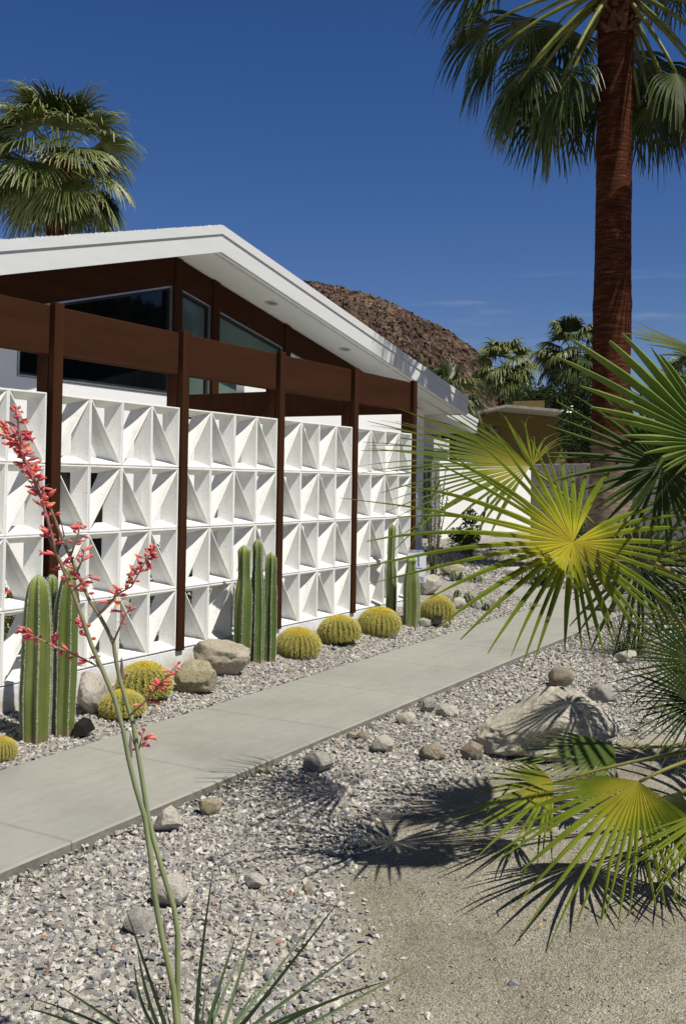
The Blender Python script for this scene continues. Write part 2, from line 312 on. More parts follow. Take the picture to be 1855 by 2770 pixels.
M['cactus_deep'] = cactus_skin('deep_green_cactus_skin', (.045, .080, .016), (.065, .105, .020), (.10, .135, .035))
M['cactus_mid'] = cactus_skin('green_cactus_skin', (.07, .105, .022), (.10, .135, .028), (.14, .165, .055))
M['spine'] = surf('white_cactus_spine', [(.3, (.55, .54, .47)), (.7, (.68, .67, .6))], 60, .7)
M['scar'] = surf('brown_cactus_scar', [(.3, (.10, .05, .025)), (.7, (.20, .11, .06))], 60, .9)
M['barrel_skin'] = surf('barrel_cactus_skin', [(.3, (.045, .070, .014)), (.7, (.075, .105, .022))], 12, .6)
M['gold'] = leaf_mat('golden_spine', [(0, (.44, .38, .06)), (.5, (.58, .51, .13)), (1, (.68, .62, .27))], .1, .5, var=.2, nscale=20)
M['gold_deep'] = leaf_mat('deep_gold_spine', [(0, (.52, .37, .03)), (.5, (.62, .48, .05)), (1, (.68, .56, .12))], .1, .5, var=.2, nscale=20)
def hill_mat():
    m, nt, b, out = newmat('desert_hill_rock')
    co = objco(nt)
    n = nd(nt, 'ShaderNodeTexNoise', Scale=.05, Detail=5, Roughness=.6); nt.links.new(co, n.inputs['Vector'])
    c = ramp(nt, [(.3, (.054, .036, .029)), (.5, (.082, .057, .045)), (.7, (.118, .087, .067))], n.outputs[0]).outputs[0]
    v = nd(nt, 'ShaderNodeTexVoronoi', Scale=1.25); nt.links.new(co, v.inputs['Vector'])
    hs = nd(nt, 'ShaderNodeSeparateColor'); nt.links.new(v.outputs['Color'], hs.inputs[0])
    r = ramp(nt, [(0, (.35, .31, .32)), (.3, (.75, .70, .70)), (.6, (1.05, 1, .95)), (.85, (1.4, 1.35, 1.2)), (1, (1.9, 1.75, 1.45))], hs.outputs[0]).outputs[0]
    c = mixc(nt, c, r, 1, 'MULTIPLY')
    n2 = nd(nt, 'ShaderNodeTexNoise', Scale=.35, Detail=6, Roughness=.7); nt.links.new(co, n2.inputs['Vector'])
    c = mixc(nt, c, (.075, .075, .035), ramp(nt, [(.60, (0, 0, 0)), (.66, (.8, .8, .8))], n2.outputs[0]).outputs[0])
    nt.links.new(c, b.inputs['Base Color']); b.inputs['Roughness'].default_value = .95; b.inputs['Specular IOR Level'].default_value = .1
    bp = nd(nt, 'ShaderNodeBump', Strength=1, Distance=.6); nt.links.new(v.outputs['Distance'], bp.inputs['Height']); nt.links.new(bp.outputs[0], b.inputs['Normal'])
    return m
M['hill'] = hill_mat()

# ------------------------------------------------------------------ mesh building
ORG = {}
class MB:
    def __init__(s): s.v = []; s.f = []; s.m = []; s.r = []; s.sm = []
    def add(s, vs, fs, mat=0, rad=None, smooth=False):
        o = len(s.v); s.v += [tuple(p) for p in vs]
        s.r += list(rad) if rad is not None else [0.0]*len(vs)
        for f in fs: s.f.append([o+i for i in f]); s.m.append(mat); s.sm.append(smooth)
    def box(s, a, b, mat=0, mtx=None):
        x0, y0, z0 = a; x1, y1, z1 = b
        vs = [Vector((x, y, z)) for z in (z0, z1) for x, y in ((x0, y0), (x1, y0), (x1, y1), (x0, y1))]
        if mtx: vs = [mtx @ v for v in vs]
        s.add(vs, [(3, 2, 1, 0), (4, 5, 6, 7), (0, 1, 5, 4), (1, 2, 6, 5), (2, 3, 7, 6), (3, 0, 4, 7)], mat)
    def prism(s, poly, y0, y1, mat=0):                         # outline in x-z, extruded along y
        n = len(poly)
        vs = [(x, y0, z) for x, z in poly]+[(x, y1, z) for x, z in poly]
        fs = [list(range(n)), list(range(2*n-1, n-1, -1))]+[((i+1) % n, i, n+i, n+(i+1) % n) for i in range(n)]
        s.add(vs, fs, mat)
    def tube(s, pts, rads, n=8, mat=0, rad=None, cap=True, smooth=True):
        pts = [Vector(p) for p in pts]; k = len(pts)
        vs, rr = [], []
        u = None
        for i, p in enumerate(pts):
            d = (pts[min(i+1, k-1)]-pts[max(i-1, 0)]).normalized()
            if u is None: u = d.orthogonal().normalized()
            u = (u-d*u.dot(d)).normalized(); w = d.cross(u)
            for j in range(n):
                a = 2*PI*j/n; vs.append(p+(u*math.cos(a)+w*math.sin(a))*rads[i]); rr.append(rad[i] if rad else i/(k-1))
        fs = [(i*n+j, i*n+(j+1) % n, (i+1)*n+(j+1) % n, (i+1)*n+j) for i in range(k-1) for j in range(n)]
        if cap: fs += [list(range(n-1, -1, -1)), [(k-1)*n+j for j in range(n)]]
        s.add(vs, fs, mat, rr, smooth)
    def build(s, name, mats, parent=None, base=None):
        me = bpy.data.meshes.new(name)
        off = Vector((0, 0, 0))
        if parent is not None: off = ORG[parent.name]
        elif base is not None: off = Vector(base)
        me.from_pydata([Vector(p)-off for p in s.v], [], s.f)
        for m in (mats if isinstance(mats, (list, tuple)) else [mats]): me.materials.append(m)
        me.polygons.foreach_set('material_index', s.m); me.polygons.foreach_set('use_smooth', s.sm)
        at_ = me.attributes.new('rad', 'FLOAT', 'POINT'); at_.data.foreach_set('value', s.r)
        me.update()
        o = bpy.data.objects.new(name, me); COL.objects.link(o)
        if parent is not None: o.parent = parent; ORG[o.name] = off
        else: o.location = off; ORG[o.name] = off
        return o
def tag(o, label=None, cat=None, group=None, kind=None):
    if label: o['label'] = label
    if cat: o['category'] = cat
    if group: o['group'] = group
    if kind: o['kind'] = kind
    return o
def thing(name, loc, label, cat, group=None):
    o = bpy.data.objects.new(name, None); COL.objects.link(o); o.location = loc; o.empty_display_size = .1
    ORG[o.name] = Vector(loc); return tag(o, label, cat, group)
def dup(root, loc, rotz, scale, label):
    r = root.copy(); COL.objects.link(r); r.location = loc; r.rotation_euler = (0, 0, rotz); r.scale = scale; r['label'] = label
    for ch in root.children:
        c = ch.copy(); COL.objects.link(c); c.parent = r
        for gch in ch.children:
            d = gch.copy(); COL.objects.link(d); d.parent = c
    return r
def bevel(o, w=.004, seg=2):
    m = o.modifiers.new('bevel', 'BEVEL'); m.width = w; m.segments = seg; m.limit_method = 'ANGLE'; m.angle_limit = math.radians(40); m.harden_normals = False
    return o

# ------------------------------------------------------------------ ground sheet
def axis(lo, hi, step, far):
    a = list(np.arange(lo, hi+1e-6, step)); s = step; x = hi; up = []
    while x < far: s *= 1.45; x += s; up.append(x)
    s = step; x = lo; dn = []
    while x > -far: s *= 1.45; x -= s; dn.append(x)
    return np.array(dn[::-1]+a+up)
XS = axis(-3.2, 12.0, .06, 900); YS = axis(-4.6, 1.0, .05, 900)
def build_ground():
    nx, ny = len(XS), len(YS); vs = []; dgv = []
    for y in YS:
        for x in XS:
            z = gz(x, y)
            if x < 6.65 and -1.63 < y < -.66: z = -.33
            if 6.60 < x < 8.45 and -1.9 < y < 6: z = -.33
            r = math.hypot(x-2, y+2)
            if r > 25: z += (-.25-z)*min(1, (r-25)/10)
            vs.append((x, y, z)); dgv.append(min(1, max(0, dg(x, y)/.24+.5)) if x < 3.2 else 0)
    fs = [(j*nx+i, j*nx+i+1, (j+1)*nx+i+1, (j+1)*nx+i) for j in range(ny-1) for i in range(nx-1)]
    me = bpy.data.meshes.new('ground'); me.from_pydata(vs, [], fs); me.materials.append(M['ground'])
    a = me.attributes.new('dg', 'FLOAT', 'POINT'); a.data.foreach_set('value', dgv)
    me.polygons.foreach_set('use_smooth', [True]*len(fs))
    o = bpy.data.objects.new('ground', me); COL.objects.link(o); tag(o, kind='structure')
build_ground()

# concrete walk with tooled joints, and the cross walk to the door
def slab(mb, x0, x1, y0, y1, z, t=.11):
    e = .010
    top = [(x0+e, y0+e, z), (x1-e, y0+e, z), (x1-e, y1-e, z), (x0+e, y1-e, z)]
    sh = [(x0+.002, y0+.002, z-.007), (x1-.002, y0+.002, z-.007), (x1-.002, y1-.002, z-.007), (x0+.002, y1-.002, z-.007)]
    bt = [(x, y, z-t) for x, y, _ in sh]
    mb.add(top+sh+bt, [(0, 1, 2, 3)]+[(4+i, 4+(i+1) % 4, (i+1) % 4, i) for i in range(4)], 0)
    mb.add(sh+bt, [(4+i, 4+(i+1) % 4, (i+1) % 4, i) for i in range(4)], 1)
mb = MB(); J = [-4.6, -3.55, -2.5, -1.475, -.49, .51, 1.51, 2.51, 3.52, 4.55, 5.60, 6.62]
for a, b in zip(J[:-1], J[1:]): slab(mb, a, b, -1.612, -.672, WALK_Z)
mb.box((-4.6, -1.606, -.33), (6.62, -.678, WALK_Z-.006), 2)
tag(mb.build('sidewalk', [M['walk'], M['walk_side'], M['joint']]), kind='structure')
mb = MB()
for a, b in ((-1.65, -.55), (-.55, .6), (.6, 1.75), (1.75, 2.9), (2.9, 4.05)): slab(mb, 6.622, 8.40, a, b, WALK_Z+.002)
tag(mb.build('cross_path', [M['walk'], M['walk_side']]), kind='structure')

# ------------------------------------------------------------------ stones
def hull(seed, n=13, flat=.7):
    rng = random.Random(seed); bm = bmesh.new()
    for i in range(n):
        v = Vector((rng.gauss(0, 1), rng.gauss(0, 1), rng.gauss(0, 1))).normalized()*rng.uniform(.75, 1.2)
        bm.verts.new((v.x, v.y*rng.uniform(.75, 1), v.z*flat))
    r = bmesh.ops.convex_hull(bm, input=bm.verts)
    bmesh.ops.delete(bm, geom=[e for e in r['geom_interior'] if isinstance(e, bmesh.types.BMVert)], context='VERTS')
    bmesh.ops.triangulate(bm, faces=bm.faces); bm.verts.index_update()
    V = np.array([v.co[:] for v in bm.verts]); Fc = np.array([[v.index for v in f.verts] for f in bm.faces]); bm.free()
    return V, Fc
HULLS = [hull(i, 8+i % 5, .55+.05*(i % 6)) for i in range(24)]
def scatter_mesh(name, pts, sizes, mat, kind='stuff', tilt=.5):
    Vs, Fs = [], []; o = 0
    for k, (p, s) in enumerate(zip(pts, sizes)):
        V, Fc = HULLS[RNG.integers(len(HULLS))]
        a, b, c = RNG.uniform(0, 2*PI), RNG.normal(0, tilt), RNG.normal(0, tilt)
        ca, sa, cb, sb, cc, sc = math.cos(a), math.sin(a), math.cos(b), math.sin(b), math.cos(c), math.sin(c)
        Rm = np.array([[ca, -sa, 0], [sa, ca, 0], [0, 0, 1]]) @ np.array([[1, 0, 0], [0, cb, -sb], [0, sb, cb]]) @ np.array([[cc, 0, sc], [0, 1, 0], [-sc, 0, cc]])
        sc3 = s*np.array([RNG.uniform(.8, 1.35), RNG.uniform(.75, 1.1), RNG.uniform(.7, 1.05)])
        Vs.append((V*sc3) @ Rm.T + p); Fs.append(Fc+o); o += len(V)
    V = np.concatenate(Vs).astype(np.float32); Fc = np.concatenate(Fs).astype(np.int32)
    me = bpy.data.meshes.new(name); me.vertices.add(len(V)); me.vertices.foreach_set('co', V.ravel())
    me.loops.add(Fc.size); me.loops.foreach_set('vertex_index', Fc.ravel())
    me.polygons.add(len(Fc)); me.polygons.foreach_set('loop_start', np.arange(0, Fc.size, 3, dtype=np.int32))
    me.materials.append(mat); me.polygons.foreach_set('use_smooth', np.zeros(len(Fc), dtype=bool)); me.update(calc_edges=True); me.validate()
    ob = bpy.data.objects.new(name, me); COL.objects.link(ob); tag(ob, kind=kind); return ob
def in_view(p, mx=130, my=130):
    x, y, z = proj(p); return z > .8 and -mx < x < 1855+mx and y < 2770+my
def rand_gravel(x0, x1, y0, y1, dens, r0, r1, ok=lambda x, y: True, lift=.25):
    P, S = [], []
    for i in range(int((x1-x0)*(y1-y0)*dens)):
        x, y = RNG.uniform(x0, x1), RNG.uniform(y0, y1)
        if not ok(x, y): continue
        z = gz(x, y)
        if not in_view((x, y, z)): continue
        s = RNG.uniform(r0, r1)
        if RNG.random() < .06: s *= 1.5
        if RNG.random() < .25: s *= .6
        P.append((x, y, z+s*RNG.uniform(-.1, lift*2))); S.append(s)
    return P, S
def near_ok(x, y):
    d = dg(x, y)
    return d < -.02 or (d < .16 and RNG.random() < .75*((.16-d)/.18)**1.6) or (d < .5 and RNG.random() < .010)
P, S = [], []
for args in [(-1.7, 6.62, -.685, 0.0, 3500, .0085, .0152), (-3.0, 1.6, -3.5, -1.60, 4000, .0085, .0155), (1.6, 6.6, -4.3, -1.60, 2500, .0105, .0185)]:
    a, b = rand_gravel(*args, ok=(lambda x, y: True) if args[3] == 0.0 else near_ok); P += a; S += b
for args in [(6.6, 8.6, -6, -1.75, 500, .016, .028), (8.42, 13.5, -4, 4.0, 480, .017, .032)]:
    a, b = rand_gravel(*args); P += a; S += b
scatter_mesh('gravel', P, S, M['gravel'])
P, S = [], []
for i in range(90000):
    x, y = RNG.uniform(-2.4, 2.2), RNG.uniform(-4.3, -2.3)
    if dg(x, y) < RNG.uniform(-.10, .05): continue
    D = math.hypot(x-CAM.x, y-CAM.y)
    if RNG.random() > min(1, (3.2/D)**2): continue
    z = gz(x, y)
    if not in_view((x, y, z), 40, 40): continue
    s = RNG.uniform(.0016, .0034)*(1 if RNG.random() < .95 else 1.9)
    P.append((x, y, z+s*.2)); S.append(s)
scatter_mesh('grit', P, S, M['grit'])

def rock(name, px, base_y, w, h, mat, label, seed, depth=None, group=None, sub=4, lump=.28, flatness=.0, D=None, sink=.12, cat='rock', dz=0, cuts=11, cutd=.86, prof=None):
    """a boulder whose visible width / height in survey pixels is w, h and whose foot is at (px, base_y)"""
    g0 = ground(px, base_y); Dp = (g0-CAM).dot(FW)
    W, H = w*Dp/F_PX, h*Dp/F_PX
    dp = depth if depth else W*.8
    c = g0 + Vector((FW.x, FW.y, 0))*dp*.45
    base = Vector((c.x, c.y, gz(c.x, c.y)+dz))
    bm = bmesh.new(); bmesh.ops.create_icosphere(bm, subdivisions=sub, radius=1)
    rx = Vector((RT.x, RT.y, 0)).normalized(); fx = Vector((FW.x, FW.y, 0)).normalized()
    sd = Vector((seed*7.3, seed*3.1, seed*1.7))
    rc = random.Random(seed*13+1); PL = []
    for i in range(cuts):
        PL.append((Vector((rc.gauss(0, 1), rc.gauss(0, 1), rc.gauss(.25, .9))).normalized(), rc.uniform(cutd-.16, cutd+.08)))
    for v in bm.verts:
        p = v.co.copy()
        k = 1+lump*noise.noise(p*1.1+sd)+lump*.45*noise.noise(p*2.6+sd)+.05*noise.noise(p*7+sd)
        q = p*k
        ql = abs(noise.noise(p*1.7+sd*2))
        q *= 1-.10*ql
        for n_, d_ in PL:
            e_ = q.dot(n_)-d_
            if e_ > 0: q -= n_*e_*.9
        if prof:
            hx = float(np.interp(q.x, prof[0], prof[1])); q.z = (q.z+1)*hx-1 if q.z > -1 else q.z
        q *= 1+.025*noise.noise(p*11+sd)
        v.co = rx*q.x*W/2 + fx*q.y*dp/2 + Vector((0, 0, (q.z*.5+.5-sink)*H/(1-sink)*1.02))
    me = bpy.data.meshes.new(name); bm.to_mesh(me); bm.free(); me.materials.append(mat)
    me.polygons.foreach_set('use_smooth', [sub > 3]*len(me.polygons))
    o = bpy.data.objects.new(name, me); COL.objects.link(o); o.location = base
    return tag(o, label, cat, group)

# ------------------------------------------------------------------ breeze block screen wall
SP = 1.187; XR = [n*SP-.118 for n in range(0, 5)]; PW = .072; CW = 1.115/4; CH = .4064
fence = thing('breeze_block_wall', (2.2, 0, -.3), 'white openwork block wall with brown posts and top beam', 'wall')
mb = MB(); nb = 24
mb.box((-1.25, .004, -.45), (4.66, .122, -.004))
o = bevel(mb.build('footing', M['base_wall'], fence), .006)
rngb = random.Random(3)
def cell(mb, x0, z0, w, h, slash, d=.112):
    jx = lambda a: rngb.uniform(-a, a); yj = jx(.0018); x0 += jx(.0008); z0 += jx(.0008)
    gx, gt = .0004, rngb.uniform(.0008, .0022)
    fx0, fx1, fz0, fz1 = x0+gx, x0+w-gx, z0+gt, z0+h-gt
    a, bk = .0105, .047                        # web half thickness, front and back
    az = .013
    fo = [(fx0, 0, fz0), (fx1, 0, fz0), (fx1, 0, fz1), (fx0, 0, fz1)]
    fi = [(x0+a+jx(.0015), 0, z0+az+jx(.002)), (x0+w-a+jx(.0015), 0, z0+az+jx(.002)), (x0+w-a+jx(.0015), 0, z0+h-az+jx(.002)), (x0+a+jx(.0015), 0, z0+h-az+jx(.002))]
    bi = [(x0+bk, d, z0+bk+.006), (x0+w-bk, d, z0+bk+.006), (x0+w-bk, d, z0+h-bk), (x0+bk, d, z0+h-bk)]
    bo = [(x, d, z) for x, _, z in fo]
    vs = [(vx, vy+yj, vz) for vx, vy, vz in fo+fi+bi+bo]; fs = []
    for i in range(4):
        k = (i+1) % 4
        fs += [(i, k, 4+k, 4+i), (4+i, 4+k, 8+k, 8+i), (8+i, 8+k, 12+k, 12+i), (12+i, 12+k, k, i)]
    mb.add(vs, fs, 0)
    # diagonal rib: a wedge, thin at the front, wide at the back
    p, q = ((x0+.006, z0+.008), (x0+w-.006, z0+h-.008)) if slash else ((x0+.006, z0+h-.008), (x0+w-.006, z0+.008))
    P_, Q_ = Vector((p[0], 0, p[1])), Vector((q[0], 0, q[1]))
    u = (Q_-P_).normalized(); n = Vector((-u.z, 0, u.x))
    if n.z < 0: n = -n                        # n points up
    def ring(y, up, dn, e): 
        return [P_+u*e+n*up+Vector((0, y, 0)), Q_-u*e+n*up+Vector((0, y, 0)), Q_-u*e-n*dn+Vector((0, y, 0)), P_+u*e-n*dn+Vector((0, y, 0))]
    r = ring(.003, .0065, .0065, 0)+ring(d*.45, .022, .018, -.004)+ring(d-.003, *((.080, .085) if slash else (.060, .100)), -.004)
    fs = [(0, 1, 2, 3), (11, 10, 9, 8)]
    for L in (0, 4):
        for i in range(4):
            k = (i+1) % 4; fs.append((L+k, L+i, L+4+i, L+4+k))
    r = [Vector((min(max(v.x, x0+.004), x0+w-.004), v.y, min(max(v.z, z0+.006), z0+h-.006))) for v in r]
    mb.add(r, fs, 0)
for n in range(5):
    mb = MB(); x0 = XR[n]-1.115
    for row in range(4):
        for c in range(4):
            s = ((3-row)+c) % 2 == 0
            cell(mb, x0+c*CW, row*CH, CW, CH, s)
    o = mb.build('block_panel', M['block'], fence); bevel(o, .003, 2)
for n in range(5):
    px = XR[n]+(.030 if n == 0 else .001)
    mb = MB(); mb.box((px, -.020, -.012), (px+PW, .028, 2.150)); bevel(mb.build('post', M['brown_v'], fence), .006, 3)
    mb = MB(); mb.box((px, .032, -.2), (px+PW, .122, 2.132)); bevel(mb.build('rear_post', M['brown_v'], fence), .006, 2)
for n in range(-1, 4):
    xa = (XR[n]+(.030 if n == 0 else .001)+PW if n >= 0 else -1.22); xb = XR[n+1]+(.030 if n == -1 else .001)
    mb = MB(); mb.box((xa+.001, .020, 1.846), (xb-.001, .056, 2.134)); bevel(mb.build('beam', M['brown'], fence), .006, 2)
mb = MB(); mb.box((4.640, .125, 1.822), (4.678, 2.93, 2.098)); bevel(mb.build('return_beam', M['brown'], fence), .006, 2)

# ------------------------------------------------------------------ main house
AP = Vector((4.592, 0, 3.669)); SL, SR = .273, .192; YF, YW = 2.34, 3.0
def zr(x): return AP.z-(AP.x-x)*SL if x < AP.x else AP.z-(x-AP.x)*SR
house = thing('house', (4.6, 3, -.25), 'low white house with brown gable beams and wide white roof', 'house')
XL, XE = -3.0, 11.58
mb = MB()
th = .285
mb.prism([(XL, zr(XL)+.05), (AP.x, AP.z+.05), (XE-.03, zr(XE-.03)+.05), (XE-.03, zr(XE-.03)+th-.02), (AP.x, AP.z+th-.02), (XL, zr(XL)+th-.02)], YF+.03, 12.5)
roof = mb.build('roof', M['roof_gravel'], house)
mb = MB()
for xa, xb in ((XL, AP.x), (AP.x, XE-.02)):
    vs = [(xa, YF+.03, zr(xa)), (xb, YF+.03, zr(xb)), (xb, YF+.03, zr(xb)+.045), (xa, YF+.03, zr(xa)+.045)]
    vs += [(x, 12.4, z) for x, _, z in vs]
    mb.add(vs, [(0, 1, 2, 3), (7, 6, 5, 4), (4, 5, 1, 0), (5, 6, 2, 1), (6, 7, 3, 2), (7, 4, 0, 3)])
soffit = mb.build('soffit', M['soffit'], roof)
mb = MB()
def band(mb, x0, x1, lo, hi, y0, y1, mat=0):
    pts = [x0, AP.x, x1] if x0 < AP.x < x1 else [x0, x1]
    mb.prism([(x, zr(x)+lo) for x in pts]+[(x, zr(x)+hi) for x in pts[::-1]], y0, y1, mat)
band(mb, XL, XE, -.012, .185, YF, YF+.03)
mb.prism([(XE-.03, zr(XE)-.012), (XE, zr(XE)-.012), (XE, zr(XE)+.185), (XE-.03, zr(XE)+.185)], YF+.031, 12.4)
mb.build('fascia', M['white_paint'], roof)
mb = MB(); band(mb, XL, XE+.012, .187, th, YF-.016, YF+.03)
mb.prism([(XE-.03, zr(XE)+.187), (XE+.012, zr(XE)+.187), (XE+.012, zr(XE)+th), (XE-.03, zr(XE)+th)], YF+.031, 12.4)
mb.build('drip_edge', M['white_paint'], roof)
mb = MB(); band(mb, XL, XE-.04, -.008, .02, YF+.10, YF+.125); mb.build('soffit_trim', M['white_paint'], roof)
P, S = [], []
for i in range(2600):
    x = RNG.uniform(-.5, XE-.05); y = RNG.uniform(YF, YF+.08)
    P.append((x, y, zr(x)+th+.001)); S.append(RNG.uniform(.006, .014))
ob = scatter_mesh('roof_gravel_edge', [Vector(p)-ORG[house.name] for p in P], S, M['roof_gravel']); ob.parent = roof
# downlights in the soffit
def on_soffit(x, y):
    lo, hi = 5.0, 16.0; r = ray(x, y)
    for i in range(60):
        t = (lo+hi)/2; p = CAM+r*t
        if p.z > zr(p.x): hi = t
        else: lo = t
    return CAM+r*lo
for sx, sy in ((735, 819), (933, 944)):
    p = on_soffit(sx, sy); n = Vector((SR, 0, 1)).normalized()
    e1 = Vector((0, 1, 0)); e2 = n.cross(e1)
    mb = MB(); k = 28
    def disc(r, dz): return [p-n*dz+e1*r*math.cos(2*PI*i/k)+e2*r*math.sin(2*PI*i/k) for i in range(k)]
    vs = disc(.088, .001)+disc(.086, .008)+disc(.062, .010)+disc(.058, .004)
    mb.add(vs, [(a*k+i, a*k+(i+1) % k, (a+1)*k+(i+1) % k, (a+1)*k+i) for a in range(3) for i in range(k)], 0)
    dl = mb.build('downlight', M['white_paint'], roof)
    mb = MB(); mb.add(disc(.058, .0035), [list(range(k))], 0); mb.build('lens', M['lamp_glass'], dl)
# walls
X1 = 11.25
mb = MB()
mb.prism([(XL+.3, -.4), (X1, -.4), (X1, zr(X1)-.02), (6.95, zr(6.95)-.30), (6.95, 2.085), (2.345, 2.085), (2.345, zr(2.345)-.30), (XL+.3, zr(XL+.3)-.30)], YW, YW+.15)
mb.box((XL+.3, YW+.15, -.4), (XL+.45, 12, zr(XL)+.02)); mb.box((X1-.15, YW+.15, -.4), (X1, 12, zr(X1)-.02))
mb.build('wall', M['stucco'], house)
mb = MB(); band(mb, XL, 10.9, -.325, -.006, YW-.03, YW+.04); bevel(mb.build('gable_beam', M['brown'], house), .006, 2)
for x, w in ((AP.x, .13), (5.30, .13), (6.87, .13)):
    mb = MB(); mb.prism([(x-w/2+.03, 2.03), (x+w/2+.03, 2.03), (x+w/2+.03, zr(x+w/2+.03)-.008), (x-w/2+.03, zr(x-w/2+.03)-.008)], YW-.055, YW+.03)
    bevel(mb.build('mullion', M['brown_v'], house), .006, 2)
def pane(name, poly, mat, fw=.03):
    """framed window: outline in x-z"""
    cx = sum(p[0] for p in poly)/len(poly); cz = sum(p[1] for p in poly)/len(poly)
    def inset(d):
        out = []; n = len(poly)
        for i in range(n):
            p0, p1, p2 = Vector(poly[i-1]), Vector(poly[i]), Vector(poly[(i+1) % n])
            a = (p1-p0).normalized(); b = (p2-p1).normalized()
            na, nb_ = Vector((-a.y, a.x)), Vector((-b.y, b.x)); m = (na+nb_); m /= max(.35, 1+na.dot(nb_))
            out.append(p1+m*d)
        return out
    def ringmesh(o_, i_, y0, y1, mat):
        n = len(o_); mb = MB()
        vs = [(p[0], y0, p[1]) for p in o_]+[(p[0], y0, p[1]) for p in i_]+[(p[0], y1, p[1]) for p in o_]+[(p[0], y1, p[1]) for p in i_]
        fs = []
        for i in range(n):
            k = (i+1) % n; fs += [(i, k, n+k, n+i), (n+i, n+k, 3*n+k, 3*n+i), (2*n+i, 2*n+k, k, i)]
        mb.add(vs, fs); return mb
    a, b, c = [Vector(p) for p in poly], inset(.018), inset(.045)
    w = ringmesh(a, b, YW-.012, YW+.06, 0).build('window', M['metal'], house)
    ringmesh(b, c, YW+.012, YW+.06, 0).build('gasket', M['gasket'], w)
    mb = MB(); mb.add([(p[0], YW+.045, p[1]) for p in c], [list(range(len(c)))]); mb.build('glass', mat, w)
b0 = lambda x: zr(x)-.326
pane('w', [(2.35, 2.09), (4.555, 2.09), (4.555, b0(4.555)), (2.60, b0(2.60)), (2.35, b0(2.35))], M['glass_dark'])
pane('w', [(4.69, 1.95), (5.262, 1.95), (5.262, b0(5.262)), (4.69, b0(4.69))], M['glass_teal'])
pane('w', [(5.398, 1.95), (6.832, 1.95), (6.832, b0(6.832)), (5.398, b0(5.398))], M['glass_pale'])
pane('w', [(6.97, 2.1), (8.6, 2.1), (8.6, b0(8.6)), (6.97, b0(6.97))], M['glass_teal'])
mb = MB(); mb.box((2.55, YW-.014, .15), (3.75, YW-.004, 1.35)); mb.build('courtyard_window', M['glass_dark'], house)
mb = MB(); mb.box((6.15, YW-.04, -.2), (7.0, YW-.004, 1.86)); dr = mb.build('door', M['turquoise'], house)
mb = MB(); mb.box((6.22, YW-.075, .85), (6.25, YW-.042, 1.05)); mb.build('handle', M['metal'], dr)
cw = on_y(1104, 1150, 2.1)
mb = MB(); mb.box((4.74, 2.1, -.3), (cw.x, 2.22, 2.22)); bevel(tag(mb.build('courtyard_wall', M['stucco'], None, (4.74, 2.1, -.3)), 'plain white courtyard wall showing under the beam behind the last block panels', 'wall'), .01)
mb = MB(); mb.box((-3, .3, -.4), (4.62, 2.98, -.12)); mb.box((4.62, 2.24, -.4), (9.6, 2.98, -.12)); tag(mb.build('bounce_patio', M['bounce_patio']), kind='structure')  # unseen courtyard slab, added very white to bounce sun onto the soffit
# entry wing with its own lower roof, further back
Y2 = 4.6
e = on_y(1290, 1138, Y2); eb = on_y(1288, 1172, Y2)
XE2, ZT, ZB = e.x, e.z, eb.z
wing = thing('entry_wing', (XE2-3, Y2, -.2), 'lower white roofed entry wing behind the main roof end', 'house')
zz = lambda x: (XE2-x)*.17
mb = MB(); x0 = XE2-6.5
mb.prism([(x0, ZB+zz(x0)), (XE2, ZB), (XE2, ZT-.05), (x0, ZT-.05+zz(x0))], Y2, Y2+5); rf = mb.build('roof', M['white_paint'], wing)
mb = MB(); mb.prism([(x0, ZT-.048+zz(x0)), (XE2+.02, ZT-.048), (XE2+.02, ZT+.03), (x0, ZT+.03+zz(x0))], Y2-.02, Y2+5); mb.build('drip_edge', M['white_paint'], rf)
mb = MB(); mb.prism([(x0+.2, -.3), (XE2-.9, -.3), (XE2-.9, ZB+zz(XE2-.9)), (x0+.2, ZB+zz(x0+.2))], Y2+1.2, Y2+1.35); mb.build('wall', M['brown'], wing)
pa, pb = on_y(1136, 1215, Y2+1.19), on_y(1190, 1500, Y2+1.19)
mb = MB(); mb.box((pa.x, Y2+1.15, -.2), (pb.x+.25, Y2+1.19, pa.z)); dr = mb.build('glass_door', M['glass_teal'], wing)
mb = MB(); mb.box((pb.x+.25, Y2+1.13, -.2), (pb.x+.33, Y2+1.19, pa.z)); mb.box((pa.x, Y2+1.13, pa.z), (pb.x+.33, Y2+1.19, pa.z+.3)); mb.build('door_frame', M['white_paint'], dr)

